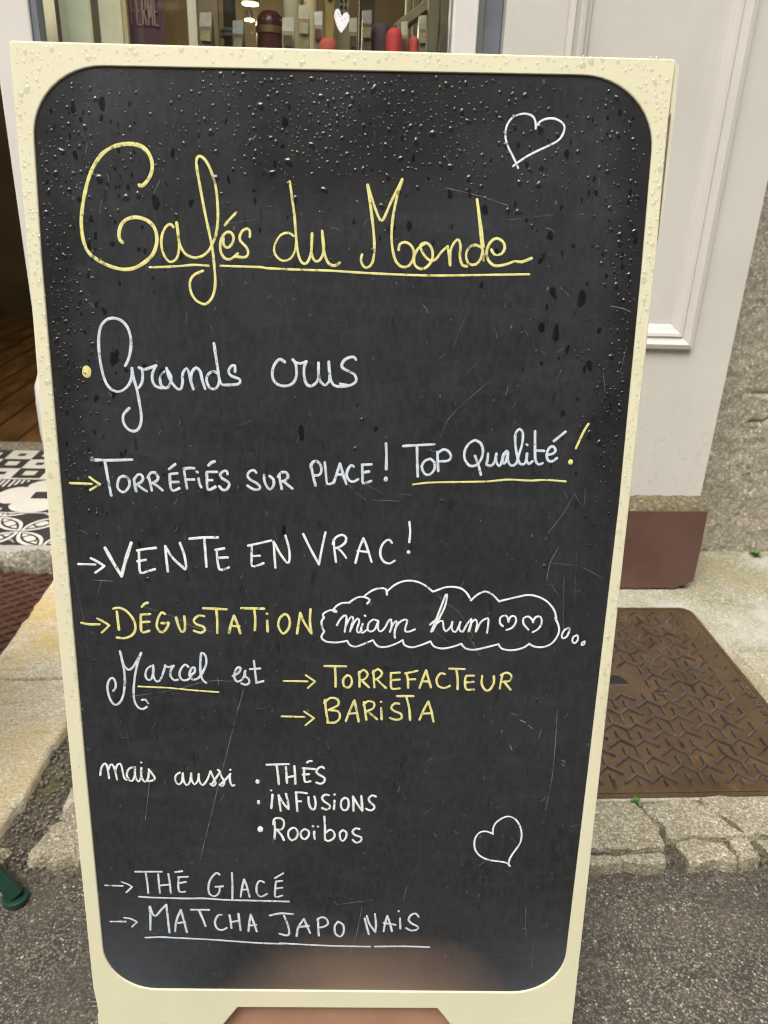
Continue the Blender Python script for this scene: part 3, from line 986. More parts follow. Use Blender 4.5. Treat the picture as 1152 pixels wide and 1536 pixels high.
# stone wall on the right, uneven blocks with cracks
sw = thing('stone_wall', 'weathered rough stone wall with mossy cracks right of the panelling', 'wall', (0, 0, 0))
mb = MB()
nx, nz = 330, 320
vs_ = []
for j in range(nz + 1):
    z = j * 2.4 / nz
    for i in range(nx + 1):
        x = 1.0 + i * 2.2 / nx
        h = 0.004 * fbm(x * 6, z * 6) + 0.0035 * fbm(x * 34, z * 34, 3, 5) + 0.0035 * fbm(x * 80, z * 80, 8, 2) - 0.006 * max(0, fbm(x * 26 + 9, z * 26, 1, 3) - 0.42)
        cr = abs(fbm(x * 2.3 + 4.1, z * 2.3 + 1.0, 2, 3))
        h -= 0.012 * max(0, 1 - cr / 0.014) * (1 if fbm(x * 3, z * 3 + 7) > 0 else 0)
        jz = min(abs(z - q) for q in (0.40, 0.86, 1.35, 1.80))
        h -= 0.003 * max(0, 1 - jz / 0.010) * (0.6 + 0.8 * fbm(x * 5, z))
        vs_.append((x, 2.238 - h, z))
mb.add(vs_, [(j * (nx + 1) + i, j * (nx + 1) + i + 1, (j + 1) * (nx + 1) + i + 1, (j + 1) * (nx + 1) + i) for j in range(nz) for i in range(nx)])
mb.build('stone_face', M['wallstone'], sw, smooth=True)
mb = MB()
mb.box(1.15, 3.19, 2.27, 2.60, 0.0, 2.4)
mb.box(3.19, 7.0, 2.232, 2.60, 0.0, 2.4)
mb.build('core', M['wallstone'], sw)
# ------------------------------------------------------------------ behind the glass
def wx(px, k):     # how far left or right a thing stands, k times as far as the glass line
    return (0.2588 + (px - 682) * 0.001447) * k
Y = lambda k: 2.003 * k
Z = lambda py, k, px=682: 1.12 + (1.502 - 0.0015 * (py + (682 - px) * 0.037) - 1.12) * k
sb = thing('display_counter', 'dark wooden counter behind the shop window', 'counter', (0, 0, 0))
mb = MB()
mb.box(-0.655, 0.25, 2.10, 3.0, 1.26, 1.30)
mb.build('top', M['wood'], sb)
mb = MB()
mb.box(-0.65, 0.24, 2.13, 2.98, 0.02, 1.26)
mb.build('cabinet', M['inner'], sb)
CT = 1.30
def board(name, label, cat, p0, p1, k, c, th=0.02, top=1.95, extra=None, group=None):
    mb_ = MB()
    a, b = wx(p0, k), wx(p1, k)
    mb_.box(a, b, Y(k), Y(k) + th, CT, top)
    if extra:
        extra(mb_, a, b)
    o = mb_.build(name, c if not isinstance(c, tuple) else simple(name + '_paint', c, 0.55, 0.15, 8), bevel=0.002)
    return tag(o, label, cat, group)
BG = 'boards standing behind the window'  # the two leftmost stand in for window frames mirrored in the glass
board('upright_board', 'pale green grooved board leftmost behind the window, standing in for a mirrored window frame', 'board', 86, 130, 1.075, (0.76, 0.79, 0.60), extra=lambda m, a, b: m.box(a + 0.016, a + 0.02, Y(1.075) - 0.004, Y(1.075) - 0.001, CT, 1.95), group=BG)
board('upright_board', 'cream board beside the pale green one, standing in for a mirrored window frame', 'board', 144, 178, 1.09, (0.76, 0.70, 0.53), group=BG)
board('upright_board', 'narrow raw wood strip beside the purple poster', 'board', 179, 186, 1.085, (0.50, 0.40, 0.22), group=BG)
board('upright_board', 'pale grey narrow post between the hanging lamp and the brown board', 'board', 276, 290, 1.12, (0.62, 0.58, 0.44), group=BG)
board('upright_board', 'brown board beside the grey stand-in pipe behind the glass', 'board', 292, 322, 1.17, (0.28, 0.215, 0.125), group=BG)
board('upright_board', 'dark brown wide board right of the white heart', 'board', 536, 560, 1.28, (0.060, 0.038, 0.022), group=BG)
board('upright_board', 'olive wood post left of the window frame gasket', 'board', 642, 660, 1.16, (0.17, 0.135, 0.085), group=BG)
board('upright_board', 'grey brown post touching the right window gasket', 'board', 662, 678, 1.12, (0.13, 0.105, 0.075), group=BG)
board('perforated_strip', 'perforated pale metal strip above the white heart', 'strip', 504, 520, 1.20, (0.22, 0.18, 0.11), extra=lambda m, a, b: [m.box(a + dx, a + dx + 0.006, Y(1.2) - 0.003, Y(1.2) - 0.001, z_, z_ + 0.007, 1) for dx in (0.006, 0.017) for z_ in (1.52, 1.535, 1.55, 1.565, 1.58)])
bpy.data.objects['perforated_strip'].data.materials.append(M['cavity'])
tn = thing('mustard_tin', 'tall mustard tin with two dark round holes left of the white heart', 'tin', (0, 0, 0))
mb = MB()
a, b, k = wx(484, 1.18), wx(499, 1.18), 1.18
mb.box(a, b, Y(k), Y(k) + 0.05, CT, 1.80)
mb.build('body', simple('mustard_paint', (0.30, 0.21, 0.06), 0.5, 0.3, 20), tn, bevel=0.004)
for z_ in (1.552, 1.577):
    mb = MB()
    mb.prism([((a + b) / 2 + 0.0075 * math.cos(t * math.pi / 8), z_ + 0.0095 * math.sin(t * math.pi / 8)) for t in range(16)], Y(k) - 0.003, Y(k) - 0.0005, 'y')
    mb.build('hole', M['cavity'], tn)
# purple poster with tall faded capitals
po = thing('poster', 'dark purple poster with tall faded capitals reading FERME', 'poster', (0, 0, 0))
k = 1.10
a, b = wx(187, k), wx(240, k)
mb = MB()
mb.box(a, b, Y(k), Y(k) + 0.006, CT, 1.75)
mb.build('sheet', simple('purple_print', (0.085, 0.032, 0.045), 0.5, 0.35, 6), po)
mb = MB()
zt, zb = Z(6, k, 214), Z(40, k, 214)
lw = (b - a) * 0.145
def bar(u0, v0, u1, v1, w_=0.0034):
    p, q = Vector((u0, v0)), Vector((u1, v1))
    d = (q - p).normalized()
    nn = Vector((-d.y, d.x)) * w_ / 2
    mb.prism([tuple(p + nn), tuple(p - nn), tuple(q - nn), tuple(q + nn)], Y(k) - 0.002 - 0.00002 * len(mb.v), Y(k) - 0.0004, 'y')
glyph = {'F': [(0, 0, 0, 1), (0, 1, 1, 1), (0, .52, .8, .52)], 'E': [(0, 0, 0, 1), (0, 1, 1, 1), (0, .5, .8, .5), (0, 0, 1, 0)],
         'R': [(0, 0, 0, 1), (0, 1, .9, .95), (.9, .95, .9, .55), (.9, .55, 0, .5), (.3, .5, 1, 0)], 'M': [(0, 0, 0, 1), (0, 1, .5, .3), (.5, .3, 1, 1), (1, 1, 1, 0)]}
for i, ch in enumerate('FERME'):
    u0 = a + (b - a) * (0.10 + 0.165 * i)
    for s_ in glyph[ch]:
        bar(u0 + s_[0] * lw * 0.72, zb + s_[1] * (zt - zb), u0 + s_[2] * lw * 0.72, zb + s_[3] * (zt - zb))
mb.build('lettering', simple('faded_print', (0.25, 0.17, 0.14), 0.6, 0.4, 40), po)
# grey pipe with a collar, built inside in place of a mirrored drain pipe
pp = thing('drain_pipe_stand_in', 'grey pipe with a collar built behind the glass for a mirrored drain pipe', 'pipe', (0, 0, 0))
k = 1.25
cx = wx(339, k)
mb = MB()
mb.tube([(cx, Y(k), CT), (cx, Y(k), 2.74)], 0.017, 16)
mb.build('pipe', simple('stand_in_pipe_grey', (0.20, 0.195, 0.165), 0.5, 0.2, 20), pp, smooth=True)
mb = MB()
mb.lathe([(0.019, -0.012), (0.027, -0.010), (0.027, -0.004), (0.021, 0.0), (0.027, 0.004), (0.019, 0.012)], (cx, Y(k), Z(50, k, 339)), 18)
mb.build('collar', simple('stand_in_collar_grey', (0.16, 0.155, 0.13), 0.5, 0.2, 20), pp, smooth=True)
# red roaster drum with a brass band
ro = thing('coffee_roaster', 'dark red metal drum with a brass band and dome behind the glass', 'roaster', (0, 0, 0))
k = 1.32
cx, r_ = wx(400, k), 0.040
mb = MB()
zt = Z(20, k, 400)
mb.lathe([(r_ * .9, CT - zt), (r_, CT - zt + 0.01), (r_, -0.035), (r_ * .86, -0.016), (r_ * .55, -0.004), (0.004, 0.0)], (cx, Y(k), zt), 28)
mb.build('drum', simple('roaster_red', (0.13, 0.022, 0.022), 0.28, 0.3, 12), ro, smooth=True)
mb = MB()
zb = Z(45, k, 400)
mb.lathe([(r_ * 1.0, -0.012), (r_ * 1.10, -0.011), (r_ * 1.10, 0.006), (r_ * 1.0, 0.007)], (cx, Y(k), zb), 28)
mb.build('band', simple('brass', (0.45, 0.33, 0.17), 0.35, 0.2, 20, metal=0.7), ro)
for t in range(8):
    mb = MB()
    an = 2 * math.pi * t / 8 + 0.3
    mb.lathe([(0.0035, 0), (0.003, 0.004), (0.0008, 0.006)], (cx + r_ * 0.93 * math.cos(an), Y(k) + r_ * 0.93 * math.sin(an), zt - 0.030), 8)
    mb.build('stud', M['steel'], ro, smooth=True)
# sacks
def lump(name, label, cat, cx, cy, z0, rx, ry, h, c, group=None, n=24, sq=3.0, dome=False):
    mb_ = MB()
    vs3 = []
    prof_ = [(0.82, 0), (0.98, 0.08), (1.0, 0.3), (0.97, 0.6), (0.88, 0.82), (0.55, 0.95), (0.16, 1.0)]
    if dome:
        prof_ = [(1.0, 0), (1.0, max(0.0, 1 - rx / h))] + [(math.cos(a2), 1 - rx / h * (1 - math.sin(a2))) for a2 in (0.3, 0.6, 0.9, 1.2, 1.45)]
    sd = rnd(0, 40)
    for r0, zz in prof_:
        for q in range(n):
            t = 2 * math.pi * q / n
            c_, s_ = math.cos(t), math.sin(t)
            e = (abs(c_) ** sq + abs(s_) ** sq) ** (-1 / sq) * r0 * (1 + (0.04 if dome else 0.14) * fbm(c_ * 2 + sd, s_ * 2, zz * 3))
            vs3.append((cx + rx * e * c_, cy + ry * e * s_, z0 + h * zz * (1 + (0.0 if dome else 0.05) * fbm(c_ + sd, s_, 2))))
    m2 = len(prof_)
    mb_.add(vs3, [(i * n + q, i * n + (q + 1) % n, (i + 1) * n + (q + 1) % n, (i + 1) * n + q) for i in range(m2 - 1) for q in range(n)] + [tuple((m2 - 1) * n + q for q in range(n))])
    return tag(mb_.build(name, simple(name + '_cloth', c, 0.75, 0.25, 14, bump=0.2, bscale=40), smooth=True), label, cat, group)
SG = 'coffee sacks behind the window'
lump('coffee_sack', 'tall pale grey green sack beside the red roaster', 'sack', wx(436, 1.25), Y(1.25), CT, 0.026, 0.03, 0.56, (0.46, 0.42, 0.28), SG)
lump('coffee_sack', 'tall tan sack with a fold left of the mustard tin', 'sack', wx(462, 1.18), Y(1.18), CT, 0.018, 0.03, 0.62, (0.50, 0.40, 0.23), SG)
RG = 'red bags at the bottom of the window'
lump('paper_bag', 'orange red bag end just left below the white heart', 'bag', wx(489, 1.10), Y(1.09), CT, 0.024, 0.030, Z(54, 1.09, 490) - CT, (0.42, 0.065, 0.035), RG, sq=2.3, dome=True)
lump('paper_bag', 'bright red rounded bag in front of the dark purple one', 'bag', wx(590, 1.10), Y(1.09), CT, 0.019, 0.024, Z(41, 1.09, 590) - CT, (0.46, 0.030, 0.030), RG, sq=2.3, dome=True)
lump('paper_bag', 'dark purple bag behind the bright red one', 'bag', wx(570, 1.16), Y(1.16), CT, 0.028, 0.03, Z(34, 1.16, 570) - CT, (0.055, 0.022, 0.035), RG, sq=2.3, dome=True)
lump('paper_bag', 'small red bag under the slanted shelf', 'bag', wx(622, 1.10), Y(1.10), CT, 0.012, 0.02, Z(52, 1.10, 622) - CT, (0.42, 0.045, 0.03), RG, sq=2.3, dome=True)
PK = 'coffee packets on the counter'
for px, w_, top_, k2, c, band, label in (
        (304, 9, 24, 1.10, (0.30, 0.20, 0.10), (0.55, 0.45, 0.25), 'brown coffee packet with a gold band left of the grey pipe'),
        (352, 8, 34, 1.14, (0.10, 0.075, 0.05), (0.45, 0.36, 0.2), 'dark coffee packet with a pale band right of the grey pipe'),
        (428, 9, 30, 1.12, (0.55, 0.46, 0.28), (0.20, 0.12, 0.06), 'cream coffee packet with a brown band beside the red roaster'),
        (452, 8, 14, 1.10, (0.46, 0.33, 0.14), (0.70, 0.60, 0.40), 'mustard coffee packet leaning on the tan sack'),
        (474, 6, 22, 1.13, (0.60, 0.56, 0.44), (0.30, 0.10, 0.05), 'white coffee packet between tan sack and mustard tin'),
        (527, 6, 30, 1.10, (0.34, 0.24, 0.13), (0.12, 0.05, 0.03), 'kraft coffee packet just right of the white heart'),
        (548, 7, 20, 1.14, (0.16, 0.09, 0.045), (0.50, 0.35, 0.15), 'dark brown coffee packet with a gold band before the wide board'),
        (606, 5, 34, 1.12, (0.50, 0.42, 0.27), (0.25, 0.05, 0.04), 'beige coffee packet between two red bags'),
        (634, 6, 26, 1.13, (0.36, 0.30, 0.18), (0.60, 0.52, 0.36), 'olive coffee packet below the slanted shelf')):
    cx, hw, zt_ = wx(px, k2), w_ * 0.00145 * k2, Z(top_, k2, px)
    pk = thing('coffee_packet', label, 'packet', (cx, Y(k2), CT), PK)
    mb = MB()
    hh = zt_ - CT
    prof = [(-hw, -0.02, 0), (hw, -0.02, 0), (hw, 0.02, 0), (-hw, 0.02, 0), (-hw * 1.04, -0.024, hh * .5), (hw * 1.04, -0.024, hh * .5), (hw * 1.04, 0.024, hh * .5), (-hw * 1.04, 0.024, hh * .5),
            (-hw, -0.016, hh - 0.03), (hw, -0.016, hh - 0.03), (hw, 0.016, hh - 0.03), (-hw, 0.016, hh - 0.03), (-hw, -0.002, hh), (hw, -0.002, hh + 0.002), (hw, 0.002, hh + 0.002), (-hw, 0.002, hh)]
    mb.add(prof, [(0, 3, 2, 1), (12, 13, 14, 15)] + [(4 * r + q, 4 * r + (q + 1) % 4, 4 * r + 4 + (q + 1) % 4, 4 * r + 4 + q) for r in range(3) for q in range(4)])
    mb.build('bag', simple('packet_paper', tuple(q * 0.42 for q in c), 0.45, 0.4, 40), pk)
    mb = MB()
    mb.box(-hw * .8, hw * .8, -0.027, -0.0255, hh - 0.062, hh - 0.040)
    mb.build('label_band', simple('packet_label', tuple(q * 0.5 for q in band), 0.5, 0.4, 60), pk)
# slanted shelf board on an upright
ss = thing('slanted_shelf', 'slanted wooden shelf board rising to the right behind the glass', 'shelf', (0, 0, 0))
k = 1.22
mb = MB()
p, q = Vector((wx(594, k), Z(44, k))), Vector((wx(672, k), Z(-10, k)))
d = (q - p).normalized()
nn = Vector((-d.y, d.x)) * 0.011
mb.prism([tuple(p + nn), tuple(p - nn), tuple(q - nn), tuple(q + nn)], Y(k), Y(k) + 0.12, 'y')
mb.build('board', simple('olive_wood', (0.26, 0.20, 0.11), 0.6, 0.3, 10), ss, bevel=0.002)
mb = MB()
mb.box(wx(664, k), wx(680, k), Y(k) + 0.02, Y(k) + 0.10, CT, Z(-4, k) - 0.015)
mb.build('upright', simple('shelf_upright', (0.16, 0.12, 0.07), 0.6, 0.3, 10), ss)
for i, (px, c) in enumerate(((612, (0.30, 0.24, 0.14)), (624, (0.22, 0.20, 0.13)), (634, (0.34, 0.29, 0.18)))):
    mb = MB()
    k2 = 1.30
    mb.box(wx(px - 4, k2), wx(px + 4, k2), Y(k2), Y(k2) + 0.05, CT, 1.85 + 0.03 * i)
    tag(mb.build('coffee_box', simple('carton', c, 0.6, 0.25, 12), bevel=0.002), ('tan upright carton leftmost behind the slanted shelf', 'olive upright carton in the middle behind the slanted shelf', 'pale upright carton rightmost behind the slanted shelf')[i], 'carton', 'cartons behind the slanted shelf')
# pendant lamps
for px, py, k, r_, label in ((252, 1, 2.0, 0.042, 'lit yellow pendant lamp above the purple poster edge'), (371, 12, 2.1, 0.038, 'lit yellow pendant lamp above the red roaster, larger of that pair'), (369, 32, 2.6, 0.026, 'small lit lamp below the larger one beside the red roaster')):
    la = thing('pendant_lamp', label, 'lamp', (wx(px, k), Y(k), Z(py, k, px)), 'pendant lamps inside the shop')
    mb = MB()
    mb.lathe([(r_ * .96, -0.004), (r_ * .96, 0.0), (0.004, 0.003)], (0, 0, 0), 24)
    mb.build('bulb', M['lit'], la)
    mb = MB()
    mb.lathe([(r_, 0.004), (r_ * 1.02, 0.006), (r_ * .7, 0.035), (0.01, 0.06)], (0, 0, 0), 24)
    mb.build('shade', simple('lamp_shade', (0.10, 0.085, 0.05), 0.5), la, smooth=True)
    mb = MB()
    mb.tube([(0, 0, 0.055), (0, 0, 2.74 - Z(py, k, px))], 0.003, 6)
    mb.build('cord', M['cavity'], la)
    ld = bpy.data.lights.new('bulb_light', 'POINT')
    ld.energy = 11
    ld.color = (1.0, 0.86, 0.55)
    ld.shadow_soft_size = 0.03
    lo = bpy.data.objects.new('bulb_light', ld)
    COL.objects.link(lo)
    lo.parent = la
    lo.location = (0, 0, -0.045)

# ------------------------------------------------------------------ house across the street (mirrored in the glass and the wet board)
op = thing('opposite_house', 'pale rendered house across the street, seen mirrored in the shop glass', 'house', (0, -4.6, 0))
mb = MB()
mb.box(-9, 9, -0.4, 0, 0.0, 6.5)
mb.build('wall', simple('render_wall', (0.40, 0.375, 0.33), 0.8, 0.15, 2), op)
for wx_ in (-4.2, -1.4, 1.4, 4.2):
    for wz in (0.9, 3.7):
        mb = MB()
        mb.box(wx_ - 0.5, wx_ + 0.5, 0.003, 0.03, wz, wz + 1.7)
        wf = mb.build('window', M['jamb'], op)
        mb = MB()
        mb.box(wx_ - 0.44, wx_ - 0.03, 0.032, 0.04, wz + 0.06, wz + 1.64)
        mb.box(wx_ + 0.03, wx_ + 0.44, 0.032, 0.04, wz + 0.06, wz + 1.64)
        mb.build('pane', simple('dark_pane', (0.02, 0.022, 0.024), 0.05), wf)

# ------------------------------------------------------------------ weeds and litter at the foot of the wall
def weed(label, loc, n, size, seed, group='weeds at the foot of the wall'):
    random.seed(seed)
    mb_ = MB()
    for i in range(n):
        az, el, L_ = rnd(0, 6.28), rnd(0.3, 1.2), size * rnd(0.6, 1.1)
        d = Vector((math.cos(az) * math.cos(el), math.sin(az) * math.cos(el), math.sin(el)))
        s_ = d.cross(Vector((0, 0, 1))).normalized()
        w_ = L_ * 0.30
        b = d * L_ * 0.35
        mb_.add([Vector(), b + s_ * w_ * .7 + d * L_ * .1, b - s_ * w_ * .7 + d * L_ * .1, d * L_ * .8 + s_ * w_ * .6 - Vector((0, 0, L_ * .08)), d * L_ * .8 - s_ * w_ * .6 - Vector((0, 0, L_ * .08)), d * L_ - Vector((0, 0, L_ * .16))],
                [(0, 2, 1), (1, 2, 4, 3), (3, 4, 5)])
    o = mb_.build('weed', M['leaf'], fix=False)
    o.location = loc
    return tag(o, label, 'weed', group)
weed('bright green weed sprouting from the wall foot, left of the other', (1.395, 2.20, 0.025), 16, 0.030, 3)
weed('bright green weed at the wall foot on the picture edge', (1.475, 2.20, 0.06), 22, 0.040, 4)
weed('tiny green weed in the crack between kerb stones and manhole cover', (0.595, 1.126, 0.022), 14, 0.013, 5, 'weeds in the kerb joint')
random.seed(11)
for i, (x, y, a, label) in enumerate(((1.44, 2.16, 0.3, 'brown dry leaf lying below the weeds by the wall'), (1.475, 2.13, 1.5, 'second brown dry leaf nearer the manhole, by the wall'))):
    mb = MB()
    pts = [(0.024 * math.cos(t) * (1 + .15 * math.cos(3 * t)), 0.013 * math.sin(t), 0.006 * abs(math.sin(t)) + 0.003 * math.cos(2 * t)) for t in [k * math.pi / 8 for k in range(16)]]
    mb.add(pts + [(0, 0, 0.001)], [(k, (k + 1) % 16, 16) for k in range(16)])
    o = mb.build('dry_leaf', M['dryleaf'], fix=False, smooth=True)
    o.location = (x, y, 0.030)
    o.rotation_euler = (0.15, 0.1, a)
    tag(o, label, 'leaf', 'dry leaves by the wall')

# green metal leg with a round foot, standing on the asphalt at the left
gt = thing('metal_stand', 'dark green metal leg with a flat round foot on the asphalt left of the sign', 'stand', (-0.520, 0.955, 0))
mb = MB()
mb.tube([(0.004, -0.004, 0.012), (-0.085, 0.03, 0.11), (-0.20, 0.07, 0.30), (-0.30, 0.105, 0.62)], 0.0165, 4)
mb.build('leg', M['green'], gt, bevel=0.003)
mb = MB()
mb.lathe([(0.0195, 0.0), (0.0208, 0.003), (0.0208, 0.009), (0.0195, 0.0115), (0.003, 0.012)], (0.000, -0.004, 0.001), 26)
mb.build('foot', M['green'], gt, bevel=0.001)
mb = MB()
mb.tube([(-0.30, 0.105, 0.62), (-0.36, 0.12, 0.70)], 0.0125, 14)
mb.lathe([(0.27, 0.0), (0.28, 0.006), (0.28, 0.018), (0.27, 0.024), (0.002, 0.024)], (-0.44, 0.14, 0.695), 40)
mb.build('table_top', M['green'], gt)

